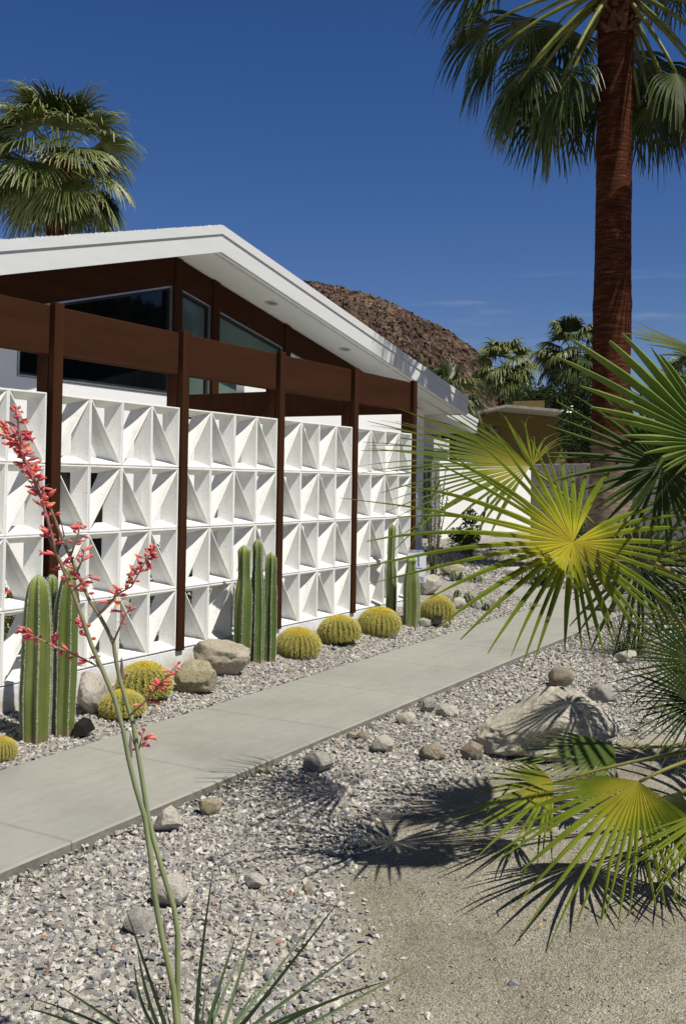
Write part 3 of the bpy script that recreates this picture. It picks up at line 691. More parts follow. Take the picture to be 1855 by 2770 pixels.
# white garden wall beside the entry, block wall behind the palm, low retaining wall
wa, wb = on_y(1186, 1500, 4.5), on_y(1445, 1500, 4.5)
mb = MB(); mb.box((wa.x, 4.5, -.3), (wb.x+.5, 4.7, 1.62)); bevel(tag(mb.build('garden_wall', M['stucco'], None, (wa.x, 4.5, -.3)), 'smooth white garden wall behind the yellow hearted fan leaf', 'wall'), .01)
def block_wall(name, A, B, z0, z1, t, bw, bh, mat, label, cap=0):
    """wall of separate blocks with recessed joints, one mesh"""
    A, B = Vector(A), Vector(B); L = (B-A).length; u = (B-A)/L; n = Vector((u.y, -u.x, 0))
    if n.dot(CAM-A) < 0: n = -n
    root = thing(name, (A.x, A.y, z0), label, 'wall')
    mb = MB(); mo = MB()
    def bx(mb, s0, s1, za, zb, f, b_):
        vs = [Vector((A.x, A.y, 0))+u*s+n*w+Vector((0, 0, z)) for z in (za, zb) for s, w in ((s0, f), (s1, f), (s1, b_), (s0, b_))]
        mb.add(vs, [(3, 2, 1, 0), (4, 5, 6, 7), (0, 1, 5, 4), (1, 2, 6, 5), (2, 3, 7, 6), (3, 0, 4, 7)])
    rows = int(round((z1-z0)/bh)); k = 0
    for r in range(rows):
        s = -(bw/2)*(r % 2) if cap == 0 else 0
        while s < L-.01:
            a, b = max(0, s)+.004, min(L, s+bw)-.004
            if b > a+.02: bx(mb, a, b, z0+r*bh+.004, z0+(r+1)*bh-.004, random.uniform(-.002, .002), -t)
            s += bw
    bx(mo, .006, L-.006, z0, z0+rows*bh-.006, -.008, -t+.008)
    bevel(mb.build('blocks', mat, root), .005); mo.build('mortar', M['mortar'], root)
    if cap:
        mc = MB(); bx(mc, -.01, L+.01, z0+rows*bh, z0+rows*bh+cap, .012, -t-.012); bevel(mc.build('coping', mat, root), .006)
    return root
A = at(1432, 1500, 17.2); B = at(1990, 1500, 14.0)
block_wall('block_wall', (A.x, A.y, 0), (B.x, B.y, 0), -.1, 1.53, .2, .40, .2, M['cream_block'], 'tall cream block wall behind the big palm trunk')
A = on_z(1655, 1660, -.2); B = on_z(2010, 1668, -.2)
block_wall('retaining_wall', (A.x+.1, A.y, 0), (B.x+.1, B.y, 0), -.24, .24, .2, .40, .24, M['low_block'], 'low grey concrete block retaining wall at right edge', cap=.05)

# neighbour's house
D = 34.0
def npt(x, y): return at(x, y, D)
c = npt(1390, 1200)
nb_ = thing('neighbour_house', (c.x, c.y, 0), 'olive tan neighbouring house with shallow gable roof, beyond the white roof', 'house')
ex = Vector((RT.x, RT.y, 0)).normalized(); ey = Vector((FW.x, FW.y, 0)).normalized()
def wallpoly(mb, pts, d0, d1, mat=0):
    n = len(pts); vs = [p+ey*d0 for p in pts]+[p+ey*d1 for p in pts]
    mb.add(vs, [list(range(n)), list(range(2*n-1, n-1, -1))]+[((i+1) % n, i, n+i, n+(i+1) % n) for i in range(n)], mat)
mb = MB(); wallpoly(mb, [npt(1288, 1330), npt(1560, 1330), npt(1560, 1122), npt(1500, 1114), npt(1368, 1102), npt(1288, 1122)], 2.2, 9); mb.build('wall', M['tan'], nb_)
mb = MB(); wallpoly(mb, [npt(1262, 1124), npt(1368, 1101), npt(1500, 1113), npt(1600, 1123), npt(1600, 1117), npt(1500, 1106), npt(1368, 1094), npt(1262, 1118)], 0, 10); rf = mb.build('roof', M['tan_trim'], nb_)
mb = MB(); wallpoly(mb, [npt(1421, 1110), npt(1512, 1112), npt(1512, 1067), npt(1421, 1069)], 2.5, 4.2); mb.build('chimney', M['tan'], rf)
mb = MB(); wallpoly(mb, [npt(1346, 1175), npt(1371, 1175), npt(1371, 1150), npt(1346, 1150)], 2.12, 2.19); w = mb.build('window', M['black'], nb_)
mb = MB()
for i in range(4): wallpoly(mb, [npt(1346, 1174-i*6.2), npt(1371, 1174-i*6.2), npt(1371, 1171-i*6.2), npt(1346, 1171-i*6.2)], 2.06, 2.11)
mb.build('louvre', M['tan_trim'], w)

# ------------------------------------------------------------------ hill
def hill():
    sil = [(300, 830), (520, 800), (700, 785), (790, 781), (868, 790), (905, 800), (960, 816), (1030, 836), (1090, 850), (1150, 878), (1200, 905), (1240, 933), (1290, 966), (1330, 1000), (1380, 1050), (1450, 1120), (1560, 1200), (1700, 1270)]
    sx = [p[0] for p in sil]; sy = [p[1] for p in sil]
    nu, nv = 620, 330; vs = []
    for j in range(nv):
        v = j/(nv-1)*1.25                       # 0 foot, 1 ridge, beyond: back slope
        for i in range(nu):
            x = 300+1400*i/(nu-1); y = float(np.interp(x, sx, sy))+5
            R_ = at(x, y, 190.0); B_ = at(x, 1312+.0150*(x-1650), 105.0); B_.z = 0
            if v <= 1: p = B_.lerp(R_, v); p.z = B_.z+(R_.z-B_.z)*math.sin(v*PI/2)**.9
            else: p = R_+Vector((FW.x, FW.y, -.35))*((v-1)*200)
            q = p*.11; k = p*.42; c = p*1.0
            amp = 1 if v < .97 else .75
            d = 2.0*noise.noise(q)*(1-.8*math.exp(-((v-1)/.06)**2)) + amp*(.7*abs(noise.noise(k)) + .9*abs(noise.noise(c)) - 1.0) + .9*abs(noise.noise(p*2.1))
            vs.append(p+Vector((-FW.x*.6, -FW.y*.6, .8))*d*.75)
    fs = [(j*nu+i, j*nu+i+1, (j+1)*nu+i+1, (j+1)*nu+i) for j in range(nv-1) for i in range(nu-1)]
    me = bpy.data.meshes.new('hill'); me.from_pydata(vs, [], fs); me.materials.append(M['hill'])
    o = bpy.data.objects.new('hill', me); COL.objects.link(o); tag(o, kind='structure')
hill()

# ------------------------------------------------------------------ fan leaves and palms
def fan(mb, H, e1, e2, N, segs, fuse=.38, droop=0, st=7, pleat=.35, rng=random, mat=0, wfac=1.0, curl=.06, droop_from=.35, hubgap=.012, cup=0):
    """palmate leaf: segs = [(angle, length)], pleated near the hub, free strips outside; rad attribute runs hub -> tip"""
    segs = sorted(segs); n = len(segs); hubv = None; G = Vector((0, 0, -1))
    Lm = sum(s[1] for s in segs)/n
    for i, (ph, L) in enumerate(segs):
        a0 = (ph+segs[i-1][0])/2 if i else ph-(segs[1][0]-ph)/2
        a1 = (ph+segs[i+1][0])/2 if i < n-1 else ph+(ph-segs[i-1][0])/2
        a0 = max(a0, ph-.14); a1 = min(a1, ph+.14)
        Rf = min(fuse*Lm, L*.55)
        d0 = e1*math.cos(ph)+e2*math.sin(ph); sd = -e1*math.sin(ph)+e2*math.cos(ph)
        hw = (a1-a0)/2*wfac
        ts = [0, .35*Rf, .7*Rf, Rf]+[Rf+(L-Rf)*k for k in np.linspace(0, 1, st)[1:]]
        bphi, bn, kink = rng.gauss(0, curl), rng.gauss(0, curl), rng.uniform(.55, .9)
        L *= rng.uniform(.9, 1.06); broken = (rng.uniform(.8, 2.0) if rng.random() < .10 else 0)
        vs, rr = [], []; P_ = H.copy(); prev = 0
        for r in ts:
            t = r/L; f = max(0, (t-droop_from)/(1-droop_from))
            dr = droop*(1+.3*rng.random())*f
            d = (d0 + sd*bphi*2*t*t + N*(bn*2*t*t + cup*t) + G*(dr*1.6 + (broken if t > kink else 0))).normalized()
            P_ = P_+d*(r-prev); prev = r
            if r <= Rf: w = hw*r; h = pleat*w*2.3
            else:
                q = (r-Rf)/(L-Rf); w = hw*Rf*(1-q)**.7*(1+.5*q*(1-q)); h = pleat*w*(1.4+.9*min(1, q*4))
            wv = sd*(max(w, .0012) if r > 0 else 0)
            vs += [P_-wv, P_+N*h, P_+wv]; rr += [t]*3
        k = len(ts)
        fs = []
        for j in range(k-1):
            o = 3*j; fs += [(o, o+1, o+4, o+3), (o+1, o+2, o+5, o+4)]
        if hubv is None: hubv = len(mb.v); mb.add(vs, fs, mat, rr, False)
        else:                                   # all segments grow from one shared hub vertex row
            o = len(mb.v)-3
            mb.v += [tuple(p) for p in vs[3:]]; mb.r += rr[3:]
            for f in fs: mb.f.append([hubv+i if i < 3 else o+i for i in f]); mb.m.append(mat); mb.sm.append(False)
def basis(N, A):
    N = Vector(N).normalized(); A = Vector(A); e1 = (A-N*A.dot(N)).normalized(); return e1, N.cross(e1), N

def palm_crown(root, hub, n, pet, L, el0, el1, seed, mats, name='frond', nseg=40, droop=.9, st=6, az0=0, wfac=1, spread=1.55, clear=False):
    rng = random.Random(seed)
    for i in range(n):
        u = (i+.5)/n; el = math.radians(el0+(el1-el0)*u+rng.uniform(-8, 8)); az = az0+i*2.39996+rng.uniform(-.25, .25)
        d = Vector((math.cos(az)*math.cos(el), math.sin(az)*math.cos(el), math.sin(el)))
        if clear and el < .75 and d.dot(Vector((-FW.x, -FW.y, 0))) > .52:      # old leaves trimmed on the street side
            continue
        mb = MB(); pl = pet*rng.uniform(.85, 1.15)
        pts = []; p = hub+d*.08; dd = d.copy()
        for k in range(6):
            pts.append(p.copy()); dd = (dd+Vector((0, 0, -.055-.05*max(0, math.cos(el))))).normalized(); p = p+dd*pl/5
        H = pts[-1]
        pm = MB(); pm.tube(pts, [.030*pet, .026*pet, .022*pet, .018*pet, .015*pet, .012*pet], 5, 0, rad=[0]*6)
        A = (dd+Vector((0, 0, -.12))).normalized()
        side = A.cross(Vector((0, 0, 1)))
        if side.length < .05: side = Vector((1, 0, 0))
        N = side.normalized().cross(A).normalized()
        tw = rng.uniform(-.35, .35); N = (N*math.cos(tw)+side.normalized()*math.sin(tw)).normalized()
        e1, e2, N = basis(N, A)
        LL = L*rng.uniform(.88, 1.1)
        segs = []
        for k in range(nseg):
            ph = -spread+2*spread*(k+.5)/nseg+rng.uniform(-.02, .02)
            segs.append((ph, LL*(.62+.38*math.cos(ph*.62))*rng.uniform(.9, 1.08)))
        fan(mb, H, e1, e2, N, segs, .42, droop*rng.uniform(.7, 1.25), st, .4, rng, 0, wfac, .08, .50, cup=-.18)
        lit = mats[0] if rng.random() < .6 else mats[1]
        fr = mb.build(name, lit, root); pm.build('petiole', M['petiole'], fr)

def trunk(mb, base, top, r0, r1, seed, flare=.0, segs=150, n=40, ring=.02):
    rng = random.Random(seed); vs = []; ax = top-base; L = ax.length
    bul = [(.40, .045, .03), (.445, .05, .012)]+[(rng.uniform(.05, .95), rng.uniform(-.03, .04), rng.uniform(.015, .04)) for _ in range(9)]
    for i in range(segs+1):
        t = i/segs; c = base+ax*t
        r = r0+(r1-r0)*min(1, t*1.6)**.8 + flare*math.exp(-t*L/.45)
        r *= 1+sum(a*math.exp(-((t-q)/w)**2) for q, a, w in bul)
        for j in range(n):
            a = 2*PI*j/n
            k = 1+ring*noise.noise(Vector((math.cos(a)*1.2, math.sin(a)*1.2, t*L*9+seed)))+ring*.8*noise.noise(Vector((math.cos(a)*4, math.sin(a)*4, t*L*26+seed)))+.02*noise.noise(Vector((math.cos(a), math.sin(a), t*L*1.2+seed)))
            vs.append(c+Vector((math.cos(a), math.sin(a), 0))*r*k)
    fs = [(i*n+j, i*n+(j+1) % n, (i+1)*n+(j+1) % n, (i+1)*n+j) for i in range(segs) for j in range(n)]
    mb.add(vs, fs, 0, None, True)
def boots(mb, hub, r, z0, z1, n, seed, ln=.16):
    rng = random.Random(seed)
    for i in range(n):
        a = rng.uniform(0, 2*PI); z = rng.uniform(z0, z1); d = Vector((math.cos(a), math.sin(a), rng.uniform(.3, 1.3))).normalized()
        s = Vector((-math.sin(a), math.cos(a), 0)); p = Vector((hub.x+math.cos(a)*r*.9, hub.y+math.sin(a)*r*.9, z)); l = ln*rng.uniform(.6, 1.4); w = l*.30
        mb.add([p-s*w, p+s*w, p+d*l*.6+s*w*.7, p+d*l+s*w*.1, p+d*l*.6-s*w*.7, p-d*.02+Vector((math.cos(a), math.sin(a), 0))*l*.25], [(0, 1, 2, 3, 4), (5, 1, 2), (0, 5, 4), (5, 2, 3), (5, 3, 4)], 0)
def tall_palm(name, base, hub, r0, r1, n, pet, L, el0, el1, seed, label, mats, flare=0, az0=0, nseg=40, boot=(.3, 60), wfac=1, tmat='trunk', droop=.9, st=6, group='tall fan palms', cat='palm tree', spread=1.5, clear=False):
    root = thing(name, base, label, cat, group)
    mb = MB(); trunk(mb, Vector(base), Vector(hub), r0, r1, seed, flare); mb.build('trunk', M[tmat], root)
    mb = MB(); boots(mb, hub, r1, hub.z-boot[0], hub.z+.1, boot[1], seed, .2); mb.build('leaf_bases', M['boots'], root)
    palm_crown(root, hub, n, pet, L, el0, el1, seed, mats, nseg=nseg, az0=az0, wfac=wfac, droop=droop, st=st, spread=spread, clear=clear)
    return root
D1 = 14.3
hb = at(1666, -35, D1); bs = at(1646, 1500, D1)
tall_palm('fan_palm', (bs.x, bs.y, .05), hb, .288, .25, 62, 1.65, 1.28, 62, -58, 11, 'very tall fan palm with red brown trunk, closest to the sidewalk', [M['palm_leaf'], M['palm_leaf']], flare=.10, az0=.4, nseg=40, boot=(.75, 130), droop=1.0, spread=1.3, wfac=1.05, clear=True)
hb = at(160, 448, 21); bs = at(152, 700, 21)
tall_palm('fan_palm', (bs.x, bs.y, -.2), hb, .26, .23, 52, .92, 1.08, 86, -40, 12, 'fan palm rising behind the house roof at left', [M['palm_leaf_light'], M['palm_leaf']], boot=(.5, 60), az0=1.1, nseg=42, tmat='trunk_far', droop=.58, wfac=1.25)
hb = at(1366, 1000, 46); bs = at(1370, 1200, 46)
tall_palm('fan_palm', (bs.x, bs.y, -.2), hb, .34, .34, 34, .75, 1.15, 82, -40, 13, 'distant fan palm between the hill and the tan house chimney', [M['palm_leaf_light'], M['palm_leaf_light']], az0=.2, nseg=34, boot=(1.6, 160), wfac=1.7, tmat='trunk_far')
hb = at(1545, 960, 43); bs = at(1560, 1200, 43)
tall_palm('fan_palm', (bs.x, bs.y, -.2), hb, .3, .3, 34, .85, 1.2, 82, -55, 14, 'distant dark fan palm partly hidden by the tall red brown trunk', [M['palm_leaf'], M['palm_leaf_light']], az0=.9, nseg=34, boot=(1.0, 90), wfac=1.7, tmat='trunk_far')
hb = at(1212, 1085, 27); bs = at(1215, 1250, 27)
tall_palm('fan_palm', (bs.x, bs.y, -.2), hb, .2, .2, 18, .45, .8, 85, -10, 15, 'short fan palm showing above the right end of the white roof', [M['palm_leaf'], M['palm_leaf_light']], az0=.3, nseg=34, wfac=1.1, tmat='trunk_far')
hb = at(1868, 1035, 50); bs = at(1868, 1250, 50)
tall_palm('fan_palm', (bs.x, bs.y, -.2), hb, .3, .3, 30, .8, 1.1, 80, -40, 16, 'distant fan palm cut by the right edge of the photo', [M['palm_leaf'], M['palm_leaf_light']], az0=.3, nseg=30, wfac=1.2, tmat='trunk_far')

# young fan palm in the foreground: each leaf measured
YP = ground(2090, 2235)
yp = thing('young_fan_palm', (YP.x, YP.y, gz(YP.x, YP.y)), 'young trunkless fan palm with yellow hearted leaves at the right', 'palm plant')
yp2c = ground(1800, 1850)
rngl = random.Random(21)
CROWN = at(2085, 2010, 3.75)
def frond(hubpx, D, N, tips, n, mat, root=yp, target=CROWN, fuse=.38, droop=.12, st=9, jit=.06, curl=.05, pr=.009, extra_len=1.0, cup=0, pleat=.35, wfac=1.0, arch=.15, ctrl=None):
    """tips: outline of the leaf tips in survey pixels, in turning order; every tip is carried onto the leaf's own plane"""
    H = at(*hubpx, D); N = Vector(N).normalized()
    toc = (CAM-H).normalized()
    if N.dot(toc) < 0: N = -N
    T = []
    for (x, y) in tips:
        r = ray(x, y); den = r.dot(N)
        t = (H-CAM).dot(N)/den if abs(den) > .05 else D
        T.append(CAM+r*t-H)
    e1, e2, N = basis(N, T[len(T)//2])
    pa = []; last = None
    for v in T:
        a = math.atan2(v.dot(e2), v.dot(e1)); L = v.length
        if last is not None:
            while a-last > PI: a -= 2*PI
            while a-last < -PI: a += 2*PI
        last = a; pa.append((a, L))
    if pa[0][0] > pa[-1][0]: pa = pa[::-1]
    aa = [p[0] for p in pa]; ll = [p[1] for p in pa]
    segs = []
    for k in range(n):
        ph = aa[0]+(aa[-1]-aa[0])*k/(n-1)+rngl.uniform(-.3, .3)*(aa[-1]-aa[0])/n
        segs.append((ph, float(np.interp(ph, aa, ll))*(1+rngl.uniform(-jit, jit))*extra_len))
    mb = MB(); fan(mb, H, e1, e2, N, segs, fuse, droop, st, pleat, rngl, 0, wfac, curl, .3, cup=cup)
    fr = mb.build('frond', M[mat], root)
    # petiole, arching from the crown to the hub
    mb = MB(); pts = []; c = Vector(target); m = (H+c)/2+Vector((0, 0, arch*(H-c).length))-N*.02 if ctrl is None else at(*ctrl)
    for k in range(9):
        t = k/8; pts.append(c*(1-t)**2+m*2*t*(1-t)+(H-N*.006)*t*t)
    mb.tube(pts, [pr*1.5-(pr*.6)*k/8 for k in range(9)], 6); mb.build('petiole', M['petiole'], fr)
    return fr
# the bright leaf in front of the walk
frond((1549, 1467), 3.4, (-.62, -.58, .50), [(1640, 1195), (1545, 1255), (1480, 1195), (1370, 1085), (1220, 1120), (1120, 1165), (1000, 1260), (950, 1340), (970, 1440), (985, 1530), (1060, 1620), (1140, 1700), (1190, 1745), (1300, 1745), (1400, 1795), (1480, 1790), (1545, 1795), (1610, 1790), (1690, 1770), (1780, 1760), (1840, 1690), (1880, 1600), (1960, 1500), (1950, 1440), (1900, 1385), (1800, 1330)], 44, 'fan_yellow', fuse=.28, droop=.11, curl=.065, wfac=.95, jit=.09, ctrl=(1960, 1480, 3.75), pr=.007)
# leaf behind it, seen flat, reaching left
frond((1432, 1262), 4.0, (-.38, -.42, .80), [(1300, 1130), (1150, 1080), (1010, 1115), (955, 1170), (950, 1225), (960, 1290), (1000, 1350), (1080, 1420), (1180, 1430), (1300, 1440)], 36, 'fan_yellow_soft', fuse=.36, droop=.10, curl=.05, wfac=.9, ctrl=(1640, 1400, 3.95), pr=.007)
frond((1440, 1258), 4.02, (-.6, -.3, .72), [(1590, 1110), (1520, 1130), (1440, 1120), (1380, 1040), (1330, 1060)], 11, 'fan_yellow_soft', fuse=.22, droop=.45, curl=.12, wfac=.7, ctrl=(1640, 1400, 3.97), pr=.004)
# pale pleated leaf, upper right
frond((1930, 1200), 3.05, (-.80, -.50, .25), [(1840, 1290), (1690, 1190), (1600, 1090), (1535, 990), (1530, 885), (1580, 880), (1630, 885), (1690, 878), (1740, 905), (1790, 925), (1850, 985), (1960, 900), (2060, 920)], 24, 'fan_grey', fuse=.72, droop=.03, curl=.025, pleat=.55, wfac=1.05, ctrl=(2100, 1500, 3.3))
# shaded leaf under it
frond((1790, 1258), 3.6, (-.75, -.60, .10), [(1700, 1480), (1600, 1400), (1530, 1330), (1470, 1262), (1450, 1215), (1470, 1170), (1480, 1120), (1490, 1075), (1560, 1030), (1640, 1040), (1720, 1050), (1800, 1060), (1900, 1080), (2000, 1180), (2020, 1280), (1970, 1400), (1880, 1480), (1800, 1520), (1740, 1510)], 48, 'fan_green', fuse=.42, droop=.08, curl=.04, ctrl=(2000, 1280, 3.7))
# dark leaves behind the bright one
frond((1728, 1525), 5.2, (-.78, -.55, .25), [(1560, 1760), (1500, 1680), (1530, 1590), (1560, 1520), (1560, 1440), (1640, 1400), (1740, 1380), (1850, 1400), (1950, 1480), (1960, 1580), (1900, 1680), (1850, 1730), (1790, 1760), (1720, 1800), (1640, 1800)], 44, 'fan_shaded', fuse=.36, droop=.15, curl=.05, ctrl=(1980, 1560, 5.0))
frond((1905, 1330), 4.6, (-.7, -.6, .2), [(1740, 1500), (1690, 1420), (1690, 1340), (1720, 1260), (1800, 1200), (1900, 1190), (2000, 1250), (2050, 1400), (1960, 1520), (1850, 1540)], 40, 'fan_shaded', fuse=.36, droop=.2, curl=.06, ctrl=(2050, 1500, 4.5))
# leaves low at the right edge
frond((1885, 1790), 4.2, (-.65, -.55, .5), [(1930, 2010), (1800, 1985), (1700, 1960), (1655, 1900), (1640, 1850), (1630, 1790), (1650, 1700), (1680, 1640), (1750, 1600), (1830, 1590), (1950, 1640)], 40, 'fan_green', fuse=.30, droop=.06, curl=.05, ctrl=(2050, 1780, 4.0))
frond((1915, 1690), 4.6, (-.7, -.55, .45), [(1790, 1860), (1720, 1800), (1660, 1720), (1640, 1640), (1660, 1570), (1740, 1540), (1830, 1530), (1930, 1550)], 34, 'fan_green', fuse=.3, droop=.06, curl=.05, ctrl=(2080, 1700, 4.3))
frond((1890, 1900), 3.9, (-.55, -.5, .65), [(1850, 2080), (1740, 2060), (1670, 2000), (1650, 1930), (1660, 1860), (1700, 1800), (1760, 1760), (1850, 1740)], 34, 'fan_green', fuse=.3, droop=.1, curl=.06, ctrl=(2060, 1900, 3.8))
frond((1930, 1600), 5.0, (-.7, -.55, .45), [(1800, 1760), (1740, 1690), (1700, 1600), (1740, 1520), (1830, 1480), (1930, 1480)], 30, 'fan_shaded', fuse=.3, droop=.1, curl=.06, ctrl=(2080, 1620, 4.6))
# leaf in front of the pale boulder
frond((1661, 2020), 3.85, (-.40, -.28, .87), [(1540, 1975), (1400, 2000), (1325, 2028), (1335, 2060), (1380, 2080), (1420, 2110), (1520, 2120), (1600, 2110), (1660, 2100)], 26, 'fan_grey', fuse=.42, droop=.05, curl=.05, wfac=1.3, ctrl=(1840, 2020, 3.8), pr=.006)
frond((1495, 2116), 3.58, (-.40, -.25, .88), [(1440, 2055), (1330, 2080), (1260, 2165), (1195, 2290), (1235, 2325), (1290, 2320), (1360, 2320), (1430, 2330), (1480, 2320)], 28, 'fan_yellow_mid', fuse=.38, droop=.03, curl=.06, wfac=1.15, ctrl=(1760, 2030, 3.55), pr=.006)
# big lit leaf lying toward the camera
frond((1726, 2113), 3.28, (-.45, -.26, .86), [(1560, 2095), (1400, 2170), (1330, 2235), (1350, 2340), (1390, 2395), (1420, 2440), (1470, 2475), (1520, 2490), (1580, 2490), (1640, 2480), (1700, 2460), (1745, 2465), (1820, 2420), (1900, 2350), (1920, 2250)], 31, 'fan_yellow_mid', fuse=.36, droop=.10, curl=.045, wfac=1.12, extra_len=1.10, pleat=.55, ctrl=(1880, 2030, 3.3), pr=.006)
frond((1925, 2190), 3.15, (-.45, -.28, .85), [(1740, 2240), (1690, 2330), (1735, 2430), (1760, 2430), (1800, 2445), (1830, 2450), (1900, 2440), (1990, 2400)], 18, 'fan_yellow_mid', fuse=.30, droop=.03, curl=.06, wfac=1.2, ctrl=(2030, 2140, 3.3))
frond((1840, 2140), 3.42, (-.45, -.28, .85), [(1640, 2200), (1600, 2290), (1660, 2380), (1760, 2420), (1860, 2430), (1960, 2380)], 30, 'fan_shaded', fuse=.32, droop=.03, curl=.06, ctrl=(1990, 2100, 3.6))
SUN_H = Vector((-.12, -1.0, 0))/1.66
def side_frond(gpx, h, R_, seed, mat):
    r_ = random.Random(seed); gp = ground(*gpx); H = gp+SUN_H*h+Vector((0, 0, h))
    N = Vector((-.12+r_.gauss(0, .2), -.8+r_.gauss(0, .2), 1.3)).normalized(); A = (H-CROWN); A.z = 0
    e1, e2, N = basis(N, A); segs = [(-2.5+5.0*k/37+r_.uniform(-.03, .03), R_*(.7+.3*math.cos((-2.5+5.0*k/37)*.6))*r_.uniform(.9, 1.08)) for k in range(38)]
    mb = MB(); fan(mb, H, e1, e2, N, segs, .38, .15, 9, .4, r_, 0, 1.1, .05, .3)
    fr = mb.build('frond', M[mat], yp); mb = MB(); c = Vector(CROWN); m = (H+c)/2+Vector((0, 0, .15))
    mb.tube([c*(1-t)**2+m*2*t*(1-t)+H*t*t for t in [k/8 for k in range(9)]], [.012-.0006*k for k in range(9)], 6); mb.build('petiole', M['petiole'], fr)
for k, (gpx, h) in enumerate([((1780, 2060), 1.5), ((1330, 2170), 1.75)]):
    side_frond(gpx, h, .56, 200+k, 'fan_green')
mb = MB(); boots(mb, CROWN, .13, YP.z-.05, YP.z+.3, 60, 5, .13)
mb.tube([Vector((YP.x, YP.y, YP.z-.15)), CROWN+Vector((0, 0, .1))], [.15, .10], 14); mb.build('leaf_bases', M['boots'], yp)

# ------------------------------------------------------------------ cacti
def column_stem(mb, sp, base, prof, ribs, seed, lean=(0, 0), depth=.28, mat=0, rot=0, n_st=46, spl=.008, split=None):
    """ribbed column: prof = [(height, radius)]; crest spines go to mesh sp"""
    rng = random.Random(seed); hs = [p[0] for p in prof]; rs = [p[1] for p in prof]; Ht = hs[-1]
    m = ribs*8; vs, rr = [], []
    zs = [Ht*(1-(1-i/n_st)**1.25) for i in range(n_st+1)]
    crest = [[] for _ in range(ribs)]
    for i, z in enumerate(zs):
        r = float(np.interp(z, hs, rs))*(1+.02*noise.noise(Vector((z*6, seed, 0)))); t = z/Ht
        cx = base.x+lean[0]*t*t+.014*noise.noise(Vector((z*2.5, seed, 1))); cy = base.y+lean[1]*t*t
        for j in range(m):
            a = 2*PI*j/m+rot; ph = (j % 8)/8*2*PI
            k = 1-depth*(.5-.5*math.cos(ph))**.8
            vs.append((cx+math.cos(a)*r*k, cy+math.sin(a)*r*k, base.z+z)); rr.append(t)
            if j % 8 == 0: crest[j//8].append(Vector(vs[-1]))
    fs = [(i*m+j, i*m+(j+1) % m, (i+1)*m+(j+1) % m, (i+1)*m+j) for i in range(n_st) for j in range(m)]
    vs.append((cx, cy, base.z+Ht+.004)); rr.append(1); fs += [(n_st*m+j, n_st*m+(j+1) % m, len(vs)-1) for j in range(m)]
    mb.add(vs, fs, mat, rr, True)
    ctr = Vector((base.x, base.y, 0))
    for c in crest:
        acc = 0
        for p, q in zip(c[:-1], c[1:]):
            L = (q-p).length
            while acc < L:
                x = p.lerp(q, acc/L); o = Vector((x.x-ctr.x, x.y-ctr.y, .0)); o = o.normalized() if o.length > 1e-4 else Vector((0, 0, 1))
                s = o.cross(Vector((0, 0, 1)))
                for k in range(5):
                    d = (o*rng.uniform(.3, 1)+s*rng.uniform(-1, 1)+Vector((0, 0, rng.uniform(-.7, .9)))).normalized(); l = spl*rng.uniform(.7, 1.5)
                    w = d.orthogonal().normalized()*spl*.13
                    sp.add([x-w, x+w, x+d*l, x+d.cross(w)*1.0], [(0, 1, 2), (1, 3, 2), (3, 0, 2)], 0)
                acc += spl*.95
            acc -= L
def column_cactus(label, stems, mats, seed):
    """stems: (centre px, base py, top py, width px, ribs, [(rel height, rel radius)...], material)"""
    g0 = ground(stems[0][0], stems[0][1])
    root = thing('column_cactus', (g0.x, g0.y, gz(g0.x, g0.y)), label, 'cactus', 'column cacti in the gravel bed')
    for i, (px, by, ty, w, ribs, pf, mt, dy, rot) in enumerate(stems):
        gp = ground(px, by); b = Vector((gp.x, gp.y+dy, 0)); b.z = gz(b.x, b.y)-.03
        D = (b-CAM).dot(FW); top = at(px, ty, D); Ht = top.z-b.z; r = w/2*D/F_PX
        mb, sp = MB(), MB()
        column_stem(mb, sp, b, [(Ht*a, r*k) for a, k in pf], ribs, seed+i, mat=0, rot=rot, lean=(.012*math.sin(seed+i*2), 0))
        s = mb.build('stem', M[mt], root); sp.build('spines', M['spine'], s)
    return root
TOPP = [(.955, .72), (.985, .42), (1, .12)]
cc1 = column_cactus('olive green column cactus clump beside a black spotlight', [
    (96, 2003, 1557, 86, 7, [(0, .92), (.3, 1), (.6, .95), (.85, .80)]+[(.93, .66), (.975, .42), (1, .12)], 'cactus_olive', 0, .45),
    (172, 1990, 1535, 66, 6, [(0, .85), (.35, .95), (.65, 1), (.8, .88), (.92, .62)]+[(.975, .38), (1, .1)], 'cactus_mid', 0, .15),
    (141, 1975, 1556, 44, 6, [(0, .9), (.4, 1), (.85, .9)]+TOPP, 'cactus_deep', .02, .2)], None, 31)
mb = MB(); p = on_y(88, 1951, -.5); p = ground(96, 2003); bb = Vector((p.x-.045, p.y-.075, p.z+.115))
cc2 = column_cactus('deep green column cactus of three stems in front of the third post', [
    (656, 1792, 1476, 54, 6, [(0, .80), (.2, .95), (.42, 1), (.6, .98), (.68, .82), (.74, .68), (.88, .66)]+TOPP, 'cactus_mid', 0, .55),
    (691, 1791, 1459, 40, 6, [(0, .9), (.35, 1), (.7, .82), (.78, .68), (.88, .66)]+TOPP, 'cactus_deep', -.01, .3),
    (726, 1790, 1495, 40, 6, [(0, .96), (.4, 1), (.62, 1), (.74, .82), (.88, .76)]+TOPP, 'cactus_deep', .0, .8)], None, 41)
